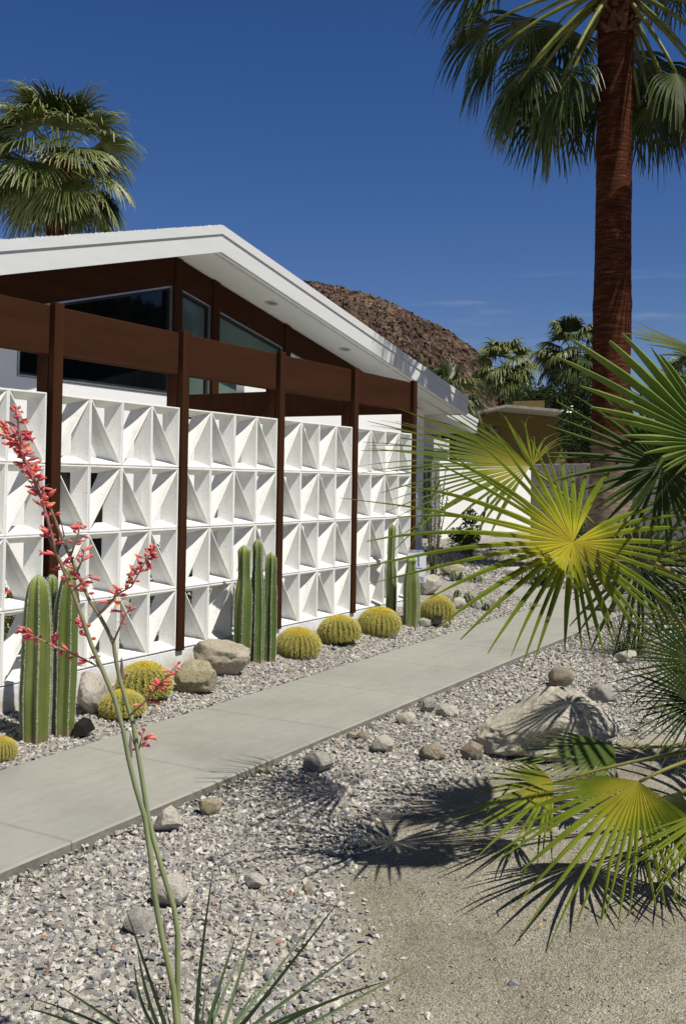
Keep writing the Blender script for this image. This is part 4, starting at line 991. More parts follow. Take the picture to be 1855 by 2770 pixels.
cc3 = column_cactus('pale green column cactus of two stems near the last post', [
    (1068, 1676, 1418, 31, 5, [(0, .95), (.3, 1), (.52, .95), (.6, .72), (.85, .66)]+TOPP, 'cactus_mid', .05, .2),
    (1110, 1694, 1507, 45, 5, [(0, .95), (.4, 1), (.65, .95), (.8, .7), (.9, .56)]+TOPP, 'cactus_olive', 0, .55),
    (1134, 1690, 1545, 24, 5, [(0, .9), (.4, 1), (.7, .9)]+TOPP, 'cactus_mid', .04, .1)], None, 51)

def barrel_proto(loc, label):
    root = thing('barrel_cactus', loc, label, 'cactus', 'golden barrel cacti in the gravel bed')
    R = 1.0; ribs = 25; body = MB(); sp = MB(); rng = random.Random(77)
    m = ribs*6; nst = 26; vs = []
    zc = .62
    for i in range(nst+1):
        th = PI*(.02+.86*i/nst); 
        for j in range(m):
            a = 2*PI*j/m; ph = (j % 6)/6*2*PI; k = 1-.17*(.5-.5*math.cos(ph))*min(1, math.sin(th)*1.4)
            vs.append((math.sin(th)*math.cos(a)*k, math.sin(th)*math.sin(a)*k, zc+.80*math.cos(th)*k))
    body.add(vs, [(i*m+(j+1) % m, i*m+j, (i+1)*m+j, (i+1)*m+(j+1) % m) for i in range(nst) for j in range(m)]+[list(range(m))], 0, None, True)
    for j in range(ribs):
        a = 2*PI*j/ribs
        for i in range(20):
            th = PI*(.035+.62*((i+rng.uniform(-.2, .2)+.5)/20))
            p = Vector((math.sin(th)*math.cos(a), math.sin(th)*math.sin(a), zc+.80*math.cos(th)))
            o = Vector((math.sin(th)*math.cos(a), math.sin(th)*math.sin(a), math.cos(th)*1.1)).normalized()
            tdir = Vector((-math.sin(a), math.cos(a), 0)); v = o.cross(tdir)
            ns = 10 if th > .5 else 9
            for k in range(ns):
                b = 2*PI*k/ns+rng.uniform(-.3, .3); up = rng.uniform(.5, 1.1)
                d = (o*up+(tdir*math.cos(b)+v*math.sin(b))*rng.uniform(.6, 1.0)).normalized(); l = rng.uniform(.15, .25)
                w = d.cross(o).normalized()*.0125; q = p+d*l*.55+o*.012; e = p+d*l-o*.018
                sp.add([p-w, p+w, p+o*.012, q-w*.8, q+w*.8, q+o*.01, e], [(0, 1, 4, 3), (1, 2, 5, 4), (2, 0, 3, 5), (3, 4, 6), (4, 5, 6), (5, 3, 6)], 0 if th > .62 else 1, [0, 0, 0, .5, .5, .5, 1])
    for k in range(800):                      # dense young spines on the crown
        r = abs(rng.gauss(0, .22)); a = rng.uniform(0, 2*PI); p = Vector((r*math.cos(a), r*math.sin(a), zc+.79*math.cos(min(1.2, r))))
        d = Vector((rng.gauss(0, .45)+p.x*.6, rng.gauss(0, .45)+p.y*.6, 1)).normalized(); l = rng.uniform(.12, .22); w = d.orthogonal().normalized()*.010
        sp.add([p-w, p+w, p+d.cross(w), p+d*l], [(0, 1, 3), (1, 2, 3), (2, 0, 3)], 1, [0, 0, 0, 1])
    def local(mb, name, mats):
        o = mb.build(name, mats, None); o.parent = root; return o
    local(body, 'body', M['barrel_skin']); local(sp, 'spines', [M['gold'], M['gold_deep']])
    return root
BAR = [((0, 2062), 40, 'golden barrel cactus cut by the left edge of the photo', 1.1),
       ((383, 1903), 75, 'golden barrel cactus, larger of the pair left of the two boulders', 1.0),
       ((325, 1953), 61, 'golden barrel cactus, smaller of the pair left of the two boulders', .95),
       ((803, 1781), 63, 'golden barrel cactus standing right beside the deep green column cactus', .85),
       ((919, 1750), 61, 'golden barrel cactus, middle one of the row of three', .90),
       ((1026, 1722), 59, 'golden barrel cactus touching the pale green column cactus on its left', .85),
       ((1186, 1690), 47, 'golden barrel cactus farthest along the wall, by the grey rocks', 1.05)]
proto = None
for (bx, by), rw, lab, hz in BAR:
    gp = ground(bx, by); D = (gp-CAM).dot(FW); r = rw*D/F_PX/1.10
    c = Vector((gp.x, gp.y, 0))+Vector((FW.x, FW.y, 0))*r*.6; c.z = gz(c.x, c.y)-.05*r
    sc = (r, r, r*hz)
    if proto is None: proto = barrel_proto(c, lab); proto.scale = sc; proto.rotation_euler = (0, 0, .3)
    else:
        q = dup(proto, c, random.uniform(0, 6), (sc[0]*random.uniform(.95, 1.05), sc[1], sc[2]*random.uniform(.95, 1.08)), lab)
        q.rotation_euler = (random.uniform(-.12, .12), random.uniform(-.12, .12), q.rotation_euler[2])

# ------------------------------------------------------------------ rocks
rock('boulder', 590, 1838, 170, 96, M['rock_tan'], 'large rounded tan speckled boulder left of the three stemmed cactus', 3, depth=.34, sub=5)
rock('boulder', 527, 1885, 118, 84, M['rock_buff'], 'squat buff boulder in front of the larger speckled one', 5, depth=.22, sub=5)
rock('boulder', 232, 1940, 85, 118, M['rock_light'], 'upright pale boulder behind the olive column cactus', 9, depth=.22, sub=5, lump=.2)
rock('boulder', 1505, 2066, 378, 186, M['rock_pale'], 'biggest pale boulder under the palm leaves, striped by shadows', 12, depth=.62, sub=6, lump=.20, cuts=9, cutd=1.0, prof=([-1, -.8, -.5, -.2, .1, .4, .7, 1], [.55, .58, .66, .82, .97, 1.0, .92, .8]))
rock('round_stone', 1520, 1862, 74, 52, M['rock_brown'], 'rounded brown stone just behind the biggest pale boulder', 14, lump=.14, sub=4)
rock('rock', 1640, 1905, 80, 50, M['rock_grey'], 'shaded grey rock right of the rounded brown stone', 15, sub=4)
rock('rock', 1168, 2064, 74, 46, M['rock_brown'], 'brown rock on the gravel left of the biggest pale boulder', 17, sub=4, lump=.4)
rock('rock', 1283, 2062, 62, 52, M['rock_brown'], 'dark brown rock touching the left end of the biggest pale boulder', 18, sub=4, lump=.4)
small = [(858, 2098, 100, 60, 'rock_grey', 'flat grey rock, largest on the gravel below the sidewalk'), (714, 2100, 40, 24, 'rock_buff', 'small buff rock against the sidewalk edge, left of the flat grey rock'),
         (1036, 2042, 74, 52, 'rock_light', 'pale rough rock right of the flat grey rock'), (953, 2003, 36, 20, 'rock_buff', 'tiny tan rock at the sidewalk edge beside a brown one'),
         (982, 2008, 40, 26, 'rock_brown', 'small brown rock at the sidewalk edge beside a tan one'), (1160, 1932, 54, 40, 'rock_grey', 'grey rock at the sidewalk edge above the biggest pale boulder'),
         (1212, 1945, 68, 36, 'rock_light', 'low pale rock right of the grey one at the sidewalk edge'), (1098, 1965, 62, 34, 'rock_light', 'oblong pale rock left of the grey one at the sidewalk edge'),
         (450, 2262, 92, 62, 'rock_light', 'flat pale rock against the sidewalk edge behind the flower stalks'), (564, 2214, 78, 50, 'rock_buff', 'tan rock on the gravel right of the flat pale one'),
         (456, 2466, 126, 86, 'rock_light', 'large pale rock crossed by the two flower stalks'), (370, 2540, 104, 70, 'rock_grey', 'grey rock just left of the flower stalks'),
         (689, 2412, 72, 40, 'rock_light', 'flat pinkish rock on the gravel right of the flower stalks'), (829, 2428, 40, 30, 'rock_brown', 'small brown rock near the edge of the sandy ground'),
         (1700, 1800, 62, 40, 'rock_light', 'pale rock in front of the dark grassy clump'), (1150, 1700, 40, 26, 'rock_grey', 'grey rock between the pale cactus and the farthest barrel cactus'),
         (1204, 1702, 36, 20, 'rock_buff', 'small tan rock right of the small spotlight'), (1241, 1652, 52, 34, 'rock_light', 'white rock behind the farthest barrel cactus'),
         (1290, 1650, 34, 24, 'rock_grey', 'small grey rock below the low green cactus'), (1340, 1648, 46, 28, 'rock_light', 'pale rock at the corner of the cross path'),
         (1160, 1612, 84, 58, 'rock_light', 'broad pale boulder below the blue and white sign'), (1222, 1560, 70, 40, 'rock_buff', 'far boulder at the foot of the white garden wall'),
         (1395, 1570, 60, 36, 'rock_light', 'far pale boulder across the cross path')]
for i, (x, y, w, h, mt, lab) in enumerate(small): rock('rock', x, y, w, h, M[mt], lab, 60+i, sub=3, lump=.30, cuts=18, cutd=.80)

# ------------------------------------------------------------------ spotlights, stake, sign
def spotlight(px, by, size, label, yaw):
    gp = ground(px, by); D = (gp-CAM).dot(FW); s = size*D/F_PX
    root = thing('spotlight', (gp.x, gp.y, gp.z-.02), label, 'light', 'black garden spotlights')
    mb = MB(); mb.tube([gp+Vector((0, 0, -.05)), gp+Vector((0, 0, s*.25))], [s*.09, s*.09], 10); mb.tube([gp+Vector((0, 0, s*.0)), gp+Vector((0, 0, s*.12))], [s*.26, s*.16], 12)
    mb.build('stake', M['black'], root)
    mt = Matrix.Translation(gp+Vector((0, 0, s*.62))) @ Matrix.Rotation(yaw, 4, 'Z') @ Matrix.Rotation(math.radians(-28), 4, 'Y')
    mb = MB(); w = s*.5
    ring = lambda x, k: [mt @ Vector((x, a*k, b*k)) for a, b in ((-w*.8, -w*.7), (w*.8, -w*.7), (w*.8, w*.7), (-w*.8, w*.7))]
    vs = ring(-s*.62, .42)+ring(-s*.22, 1)+ring(s*.45, 1)+ring(s*.45, .88)+ring(s*.38, .86)
    mb.add(vs, [(0, 1, 2, 3)]+[(4*L+i, 4*L+4+i, 4*L+4+(i+1) % 4, 4*L+(i+1) % 4) for L in range(4) for i in range(4)]+[(19, 18, 17, 16)])
    bevel(mb.build('head', M['black'], root), s*.03)
spotlight(226, 1996, 46, 'black spotlight on the gravel beside the olive column cactus', math.radians(-15))
spotlight(1183, 1698, 28, 'small black spotlight in front of the farthest barrel cactus', math.radians(20))
gp = ground(27, 2030); mb = MB(); Dg = (gp-CAM).dot(FW); hh = 52*Dg/F_PX
mb.tube([gp+Vector((0, 0, -.03)), gp+Vector((0, 0, hh))], [.0035, .0035], 8); mb.tube([gp+Vector((0, 0, hh-.004)), gp+Vector((0, 0, hh+.004))], [.008, .007], 8)
tag(mb.build('irrigation_stake', M['black'], None, gp), 'thin black irrigation stake in the gravel at far left', 'stake')
def text_mesh(txt, size):
    c = bpy.data.curves.new('t', 'FONT'); c.body = txt; c.size = size; c.align_x = 'RIGHT'; c.extrude = .0008
    o = bpy.data.objects.new('t', c); COL.objects.link(o); dg_ = bpy.context.evaluated_depsgraph_get()
    me = bpy.data.meshes.new_from_object(o.evaluated_get(dg_)); bpy.data.objects.remove(o); return me
def sign():
    D = 9.6; c = at(1126, 1528, D); gp = Vector((c.x, c.y, gz(c.x, c.y)))
    root = thing('security_sign', gp, 'blue and white security yard sign behind the pale green cactus', 'sign')
    ex_ = Vector((RT.x, RT.y, 0)).normalized(); nn = -Vector((FW.x, FW.y, 0)).normalized(); k = D/F_PX
    mx = Matrix((ex_, Vector((0, 0, 1)), nn)).transposed().to_4x4()
    def place(me, x, y, name, mat, off, par):
        me.materials.clear(); me.materials.append(mat)
        T = Matrix.Translation(at(x, y, D)+nn*off-gp) @ mx
        me.transform(T); o = bpy.data.objects.new(name, me); COL.objects.link(o); o.parent = par; return o
    w, h = 26*k, 36*k; ct = .35
    octo = [(-w, -h*(1-ct)), (-w*(1-ct), -h), (w*(1-ct), -h), (w, -h*(1-ct)), (w, h*(1-ct)), (w*(1-ct), h), (-w*(1-ct), h), (-w, h*(1-ct))]
    def plate(pts, cx, cy, name, mat, t0, t1):
        P0 = at(cx, cy, D); mb = MB(); n = len(pts)
        vs = [P0+ex_*a+Vector((0, 0, b))+nn*t for t in (t0, t1) for a, b in pts]
        mb.add(vs, [list(range(n-1, -1, -1)), list(range(n, 2*n))]+[(i, (i+1) % n, n+(i+1) % n, n+i) for i in range(n)]); return mb.build(name, mat, root)
    pl = plate(octo, 1126, 1524, 'face_plate', M['sign_white'], -.004, 0)
    plate([(-26*k, -8*k), (26*k, -8*k), (26*k, 8*k), (-26*k, 8*k)], 1126, 1567, 'lower_plate', M['sign_white'], -.004, 0)
    place(text_mesh('SECURITY', 9*k), 1147, 1493, 'lettering', M['sign_blue'], .001, pl)
    place(text_mesh('NSE', 15*k), 1147, 1573, 'lettering', M['sign_navy'], .001, pl)
    mb = MB(); P0 = at(1127, 1515, D)+nn*.002
    for s in (-1, 1):
        pts = [P0+ex_*(s*a*k)+Vector((0, 0, b*k)) for a, b in ((2, 14), (5, 8), (5.5, -2), (4, -10), (7.5, -14))]
        mb.tube(pts, [1.3*k]*5, 6)
    mb.build('emblem', M['sign_blue'], root)
    for i, (y, l) in enumerate(((1537, 26), (1543, 30), (1553, 18))):
        plate([(-l/2*k, -1.4*k), (l/2*k, -1.4*k), (l/2*k, 1.4*k), (-l/2*k, 1.4*k)], 1128, y, 'printed_line', M['sign_blue'], .0005, .0016)
    mb = MB(); P0 = at(1126, 1524, D)-nn*.012; mb.tube([P0, Vector((P0.x, P0.y, gp.z-.1))], [.007, .007], 8); mb.build('stake', M['metal'], root)
sign()

# ------------------------------------------------------------------ red yucca in the foreground
def blade(mb, p0, d, L, w, rng, droop=.4, mat=0, st=10):
    """long channelled leaf"""
    vs, rr = [], []; p = Vector(p0); dd = Vector(d).normalized()
    for k in range(st+1):
        t = k/st; s = dd.cross(Vector((0, 0, 1))); s = s.normalized() if s.length > .05 else Vector((1, 0, 0))
        n = s.cross(dd).normalized(); ww = w*(1-t)**.55*(.75+.5*t*(1-t)*2)
        vs += [p-s*ww+n*ww*.5, p, p+s*ww+n*ww*.5]; rr += [t]*3
        p = p+dd*L/st; dd = (dd+Vector((0, 0, -droop/st*(.3+1.6*t)))).normalized()
    fs = []
    for j in range(st): o = 3*j; fs += [(o, o+1, o+4, o+3), (o+1, o+2, o+5, o+4)]
    mb.add(vs, fs, mat, rr, True)
def spindle(mb, p, d, L, r, mat, rng, open_=False, rings=5, n=6):
    d = d.normalized(); u = d.orthogonal().normalized(); w = d.cross(u)
    prof = [(0, .25), (.2, .75), (.5, 1.0), (.8, .7), (1, .12)] if not open_ else [(0, .3), (.2, .6), (.55, .85), (.82, 1.0), (1, 1.9)]
    vs, rr = [], []
    for t, k in prof:
        for j in range(n):
            a = 2*PI*j/n; kk = k*(1 if not (open_ and t == 1) else (1.25 if j % 2 else .7))
            vs.append(p+d*(t*L if not (open_ and t == 1 and j % 2 == 0) else .9*L)+(u*math.cos(a)+w*math.sin(a))*r*kk); rr.append(t)
    fs = [(i*n+j, i*n+(j+1) % n, (i+1)*n+(j+1) % n, (i+1)*n+j) for i in range(4) for j in range(n)]
    if not open_: fs.append([4*n+j for j in range(n)])
    mb.add(vs, fs, mat, rr, True)
    if open_:
        c = p+d*L*.55
        mb.add([c]+[p+d*L*.88+(u*math.cos(2*PI*j/n)+w*math.sin(2*PI*j/n))*r*.85 for j in range(n)], [(0, 1+j, 1+(j+1) % n) for j in range(n)], 2, [0]+[1]*n, True)
def red_yucca():
    rng = random.Random(5); D0 = 2.2
    b = ground(530, 2990); b = at(530, 2990, 2.25)
    b.z = gz(b.x, b.y)
    root = thing('red_yucca', b, 'red yucca in the foreground with two tall coral flower stalks', 'plant')
    A = [(520, 2985), (490, 2850), (478, 2770), (469, 2670), (440, 2542), (427, 2472), (418, 2415), (408, 2319), (392, 2210), (367, 2128), (348, 2051), (334, 1975), (310, 1888), (281, 1820), (247, 1742), (228, 1684), (208, 1631), (188, 1576), (168, 1530), (153, 1495), (142, 1453), (128, 1400), (112, 1345), (90, 1295), (68, 1240), (56, 1195), (50, 1150), (47, 1108)]
    B = [(528, 2985), (497, 2850), (482, 2760), (481, 2690), (481, 2606), (481, 2523), (472, 2459), (440, 2357), (415, 2268), (399, 2198), (384, 2100), (373, 2033), (361, 1960), (344, 1902), (325, 1839), (315, 1791), (308, 1742), (291, 1704), (267, 1660), (245, 1629), (214, 1557), (191, 1507), (168, 1453), (151, 1411), (138, 1377), (122, 1338), (99, 1300), (77, 1258), (57, 1224), (38, 1195), (23, 1175), (8, 1146)]
    def pathpts(px, d0, d1): return [at(x, y, d0+(d1-d0)*i/(len(px)-1)) for i, (x, y) in enumerate(px)]
    pA, pB = pathpts(A, 2.25, 2.12), pathpts(B, 2.25, 2.17)
    def stalk(pts, r0, r1):
        mb = MB(); k = len(pts); mb.tube(pts, [r0+(r1-r0)*(i/(k-1))**1.2 for i in range(k)], 10, 0, [i/(k-1) for i in range(k)])
        return mb.build('flower_stalk', M['stalk'], root)
    sA, sB = stalk(pA, .0072, .0020), stalk(pB, .0068, .0018)
    def bracts(par, pts, idx):
        for i in idx:
            d = (pts[i+1]-pts[i]).normalized(); s = RT*rng.choice((-1, 1)); p = pts[i]; mb = MB()
            blade(mb, p+s*.004, d+s*.18, .055, .006, rng, 0, 0, 5)
            mb.build('bract', M['bract'], par)
    bracts(sA, pA, [4, 10, 13, 16, 19, 22]); bracts(sB, pB, [6, 11, 14, 18, 20, 22])
    def cluster(par, pts, n, lens, dens_tip=.5, nopen=2, r=1.0, spread=1.0, deep=.25, t0=.15, branch=True, nbract=4):
        if branch:
            mb0 = MB(); k = len(pts); mb0.tube(pts, [.0026-.0014*i/(k-1) for i in range(k)], 6, 0, [.55+.45*i/(k-1) for i in range(k)]); br = mb0.build('branch', M['stalk'], par)
        else: br = par
        mb = MB()
        def along(t):
            f = t*(len(pts)-1); i = min(int(f), len(pts)-2); return pts[i].lerp(pts[i+1], f-i), (pts[i+1]-pts[i]).normalized()
        for k in range(n):
            t = t0+(1-t0)*(rng.random()**dens_tip); p, d = along(t)
            a = rng.uniform(0, 2*PI); side = (RT*math.cos(a)+UP*math.sin(a)*.5-FW*math.sin(a)*.8).normalized()
            young = t > .86
            L = lens*rng.uniform(.7, 1.25)*(.5 if young else 1); rr = .0035*rng.uniform(.85, 1.2)*r*(.9 if young else 1)
            dirn = (side*spread*(.35 if young else 1)+d*rng.uniform(.1, .9)+Vector((0, 0, rng.uniform(-.5, .3)))).normalized()
            q = p+dirn*rng.uniform(.003, .012)
            op = k < nopen and not young
            mb.tube([p, q], [.0008, .0008], 4, 1, [0, 0], False)
            spindle(mb, q, dirn if not op else (dirn+Vector((0, 0, -.5))).normalized(), L*(1.25 if op else 1), rr*(1.15 if op else 1), 0 if rng.random() > deep else 1, rng, op)
        for k in range(nbract):
            p, d = along(rng.uniform(t0, .8)); a = rng.uniform(0, 2*PI); blade(mb, p, (RT*math.cos(a)+UP*math.sin(a)*.7+d*.6), rng.uniform(.012, .028), .0018, rng, .6, 3, 4)
        mb.build('flower_cluster', [M['flower'], M['flower_deep'], M['flower_throat'], M['bract']], br)
    P2 = lambda px, d: [at(x, y, d) for x, y in px]
    cluster(sA, pA[21:], 72, .021, .75, 4, 1.05, 1.0, .3, 0, False, 8)
    cluster(sB, pB[23:], 66, .021, .8, 5, 1.05, 1.0, .25, 0, False, 10)
    cluster(sA, pA[17:22], 24, .021, 1, 2, 1, 1.0, .5, 0, False, 6)
    cluster(sB, pB[19:22], 12, .020, 1, 1, 1, 1.0, .5, 0, False, 4)
    cluster(sB, P2([(264, 1667), (291, 1637), (321, 1606), (356, 1587), (379, 1545), (398, 1511), (413, 1490)], 2.18), 56, .0195, .7, 5, 1, 1.0, .2, .1)
    cluster(sB, P2([(308, 1735), (330, 1684), (341, 1662), (349, 1650)], 2.2), 7, .019, 1, 1, .9, .8, .0, .1)
    cluster(sB, P2([(351, 1936), (388, 1902), (427, 1859), (456, 1825), (480, 1798)], 2.2), 22, .020, .8, 1, 1, .9, .1, .1)
    cluster(sA, P2([(271, 1805), (233, 1786), (194, 1767), (145, 1747), (97, 1723), (63, 1706)], 2.2), 28, .023, .8, 0, 1, .7, .15, .1)
    cluster(sA, P2([(247, 1742), (233, 1713), (218, 1682)], 2.2), 16, .014, .6, 0, 1, .8, .2, .2)
    cluster(sB, P2([(191, 1507), (203, 1472), (214, 1438), (217, 1420)], 2.18), 15, .014, .6, 0, 1, .9, .3, .2)
    cluster(sB, P2([(208, 1550), (225, 1510), (230, 1480)], 2.16), 7, .017, .8, 0, 1, .7, .1, .2)
    cluster(sB, P2([(373, 2035), (382, 2005), (390, 1975)], 2.22), 12, .020, 1, 1, .9, 1.0, .35, .1)
    cluster(sA, P2([(196, 1600), (222, 1575), (232, 1560)], 2.17), 9, .017, 1, 1, 1, 1, .4, .1)
    L = [((446, 2770), (335, 2440)), ((532, 2770), (580, 2330)), ((574, 2770), (672, 2540)), ((606, 2770), (700, 2455)), ((638, 2770), (895, 2430)), ((657, 2770), (930, 2420)), ((690, 2770), (1010, 2540)), ((765, 2770), (1060, 2650)), ((800, 2790), (1150, 2600)),
         ((310, 2790), (70, 2695)), ((250, 2790), (66, 2728)), ((330, 2780), (150, 2660)), ((410, 2770), (365, 2600)), ((460, 2770), (450, 2640)), ((395, 2790), (300, 2690)), ((545, 2790), (560, 2640)), ((620, 2790), (705, 2660)), ((740, 2790), (770, 2690)), ((560, 2780), (648, 2500)), ((700, 2790), (930, 2700)), ((430, 2780), (372, 2560))]
    for i, ((x0, y0), (x1, y1)) in enumerate(L):
        base = b+Vector((rng.uniform(-.03, .03), rng.uniform(-.03, .03), .02))
        De = 2.25+rng.uniform(-.35, .45); m = at(x0, y0, 2.25*.5+De*.5); e_ = at(x1, y1, De)
        mb = MB(); pts = []
        mm = m*2-(base+e_)*.5 if False else m
        c = (m-base*.25-e_*.25)/.5
        vs, rr = [], []; st = 14
        for k in range(st+1):
            t = k/st; p = base*(1-t)**2+c*2*t*(1-t)+e_*t*t; d = ((c-base)*(1-t)+(e_-c)*t).normalized()
            s = d.cross(FW).normalized(); n = s.cross(d); w = .0072*(1-t)**.6*rng.uniform(.96, 1.04)
            if i in (13, 14, 17): w *= .6
            vs += [p-s*w, p-FW*(-w*.6), p+s*w]; rr += [t]*3
        fs = []
        for j in range(st): o = 3*j; fs += [(o, o+1, o+4, o+3), (o+1, o+2, o+5, o+4)]
        mb.add(vs, fs, 0, rr, True); mb.build('leaf', M['yucca_leaf'], root)
red_yucca()

# dark grassy red yucca at the right, with a few thin flower spikes
def tuft(px, by, n, L, mat, label, seed, spikes=(), w=.004, group=None, name='grassy_plant'):
    rng = random.Random(seed); gp = ground(px, by); root = thing(name, gp, label, 'plant', group)
    mb = MB()
    for i in range(n):
        a = rng.uniform(0, 2*PI); el = rng.uniform(.25, 1.35); d = Vector((math.cos(a)*math.cos(el), math.sin(a)*math.cos(el), math.sin(el)))
        blade(mb, gp+Vector((rng.gauss(0, .04), rng.gauss(0, .04), -.01)), d, L*rng.uniform(.6, 1.15), w, rng, rng.uniform(.5, 1.5), 0, 9)
    mb.build('foliage', M[mat], root)
    for x, y0, y1 in spikes:
        D = (gp-CAM).dot(FW); p0, p1 = at(x, y0, D), at(x+4, y1, D)
        m2 = MB(); m2.tube([gp, p0.lerp(gp, .3), p0, p1], [.005, .004, .003, .002], 6, 0, [0, .4, .8, 1])
        sk = m2.build('flower_stalk', M['stalk'], root); m3 = MB()
        for k in range(34):
            t = rng.random(); p = p0.lerp(p1, t); d = Vector((rng.gauss(0, 1), rng.gauss(0, 1), rng.gauss(.3, .6))).normalized(); spindle(m3, p, d, .022, .0045, 0, rng)
        m3.build('flower_cluster', [M['flower'], M['flower_deep'], M['flower_throat']], sk)
tuft(1700, 1775, 150, .62, 'yucca_dark', 'dark grassy clump on the gravel in front of the low block wall', 3)
tuft(1660, 1500, 70, .55, 'yucca_dark', 'far grassy plant with red flower spikes in front of the palm trunk', 8, [(1648, 1480, 1350), (1740, 1450, 1400), (1728, 1520, 1490)], .006)

# ------------------------------------------------------------------ shrubs and other plants
def shrub(name, label, c, rx, ry, rz, n, leaf, mats, seed, cat='shrub', clumps=9, group=None, stems=6, extra=None, elong=1.8):
    rng = random.Random(seed); c = Vector(c); root = thing(name, (c.x, c.y, gz(c.x, c.y) if abs(c.x) < 20 else 0), label, cat, group); base = ORG[root.name]
    cl = []
    for i in range(clumps):
        v = Vector((rng.gauss(0, 1), rng.gauss(0, 1), rng.gauss(0, 1))).normalized()*rng.uniform(.35, .85)
        cl.append((c+Vector((v.x*rx, v.y*ry, v.z*rz)), rng.uniform(.30, .55)))
    mb = MB()
    for i in range(n):
        cc, k = rng.choice(cl); v = Vector((rng.gauss(0, 1), rng.gauss(0, 1), rng.gauss(0, 1))).normalized()*(rng.random()**.4)
        p = cc+Vector((v.x*rx, v.y*ry, v.z*rz))*k
        d = (v+Vector((rng.gauss(0, .6), rng.gauss(0, .6), rng.gauss(.3, .6)))).normalized(); s = d.orthogonal().normalized()
        s = Matrix.Rotation(rng.uniform(0, 6.28), 3, d) @ s; l = leaf*rng.uniform(.6, 1.3); w = l/elong/2
        mb.add([p, p+d*l*.5+s*w, p+d*l, p+d*l*.5-s*w], [(0, 1, 2, 3)], 0 if rng.random() < .8 else len(mats)-1, [0, rng.random(), 1, rng.random()])
    mb.build('foliage', [M[m] for m in mats], root)
    mb = MB()
    for i in range(stems):
        t = rng.choice(cl)[0]; mb.tube([base+Vector((rng.gauss(0, .04), rng.gauss(0, .04), -.05)), base.lerp(t, .5)+Vector((rng.gauss(0, .08), rng.gauss(0, .08), 0)), t], [leaf*.35, leaf*.25, leaf*.1], 6)
    mb.build('stems', M['bark_grey'], root)
    if extra:
        m2 = MB()
        for i in range(extra[1]):
            p = Vector(extra[2])+Vector((rng.gauss(0, extra[3]), rng.gauss(0, extra[3]), rng.gauss(0, extra[3]*.5)))
            d = Vector((rng.gauss(0, 1), rng.gauss(0, 1), rng.gauss(.5, 1))).normalized(); s = d.orthogonal().normalized(); l = leaf*.9
            m2.add([p, p+d*l*.5+s*l*.4, p+d*l, p+d*l*.5-s*l*.4], [(0, 1, 2, 3)], 0, [0, .5, 1, .5])
        m2.build('blossoms', M[extra[0]], root)
    return root
c = at(1590, 1165, 22); shrub('tree', 'dark green bushy tree in front of the tan house', c, .72, .7, .95, 14000, .075, ['shrub', 'shrub_mid'], 1, 'tree', 16, extra=('white_petal', 16, at(1535, 1112, 21.4), .10), elong=2.5)
c = at(1800, 1180, 19.5); shrub('hedge_tree', 'dark tree behind the shaded fan leaf at right', c, 1.5, 1.2, 1.3, 16000, .085, ['shrub', 'shrub_mid'], 2, 'tree', 18, elong=2.5)
c = at(1960, 1400, 15.0); shrub('shrub', 'dark shrub against the block wall at the right edge', c, .7, .7, .8, 3500, .07, ['shrub', 'shrub'], 3, elong=2.2)
c = at(1275, 1440, 15.5); shrub('shrub', 'leafy green shrub in front of the white garden wall', c, .33, .3, .36, 2600, .045, ['shrub', 'shrub_mid'], 4)
c = at(1820, 1500, 11.2); shrub('ground_cover_shrub', 'yellow green low shrub on top of the low block wall', c, .5, .4, .16, 2600, .03, ['shrub_yellow', 'shrub_mid'], 6, clumps=12, stems=3)
c = at(1560, 1425, 13.0); shrub('shrub', 'small light green shrub at the left foot of the tall palm', c, .22, .22, .22, 900, .04, ['shrub_mid', 'shrub_mid'], 9)
c = Vector((3.05, 1.7, .15)); shrub('courtyard_shrub', 'green shrub behind the openwork block wall, seen through its gaps', c, .5, .4, .5, 2200, .06, ['shrub_mid', 'shrub'], 10, extra=('red_petal', 40, c+Vector((0, -.2, .3)), .15))
c = Vector((.9, 1.3, .05)); shrub('courtyard_shrub', 'low flowering shrub behind the openwork wall at left, seen through its gaps', c, .35, .3, .35, 1400, .05, ['shrub_mid', 'shrub_yellow'], 11, extra=('red_petal', 40, c+Vector((0, -.1, .2)), .15))
for k, (x, y, z, r) in enumerate([(27, -9, 7.0, 5.5), (38, -17, 9.5, 7.5), (20, -13, 5.0, 3.2)]):
    shrub('street_tree', ['spreading dark tree across the street, reflected in the gable glass', 'tallest tree across the street, reflected in the gable glass', 'small round tree across the street, out of frame to the right'][k], (x, y, z), r, r, r*.9, 8000, .55, ['shrub', 'shrub_mid'], 30+k, 'tree', 16)
c = at(1478, 1088, 43); shrub('tree', 'far dark tree crown behind the tan house, between the two distant palms', c, 1.9, 1.6, .75, 6000, .16, ['shrub', 'shrub_mid'], 44, 'tree', 14, elong=2.5)
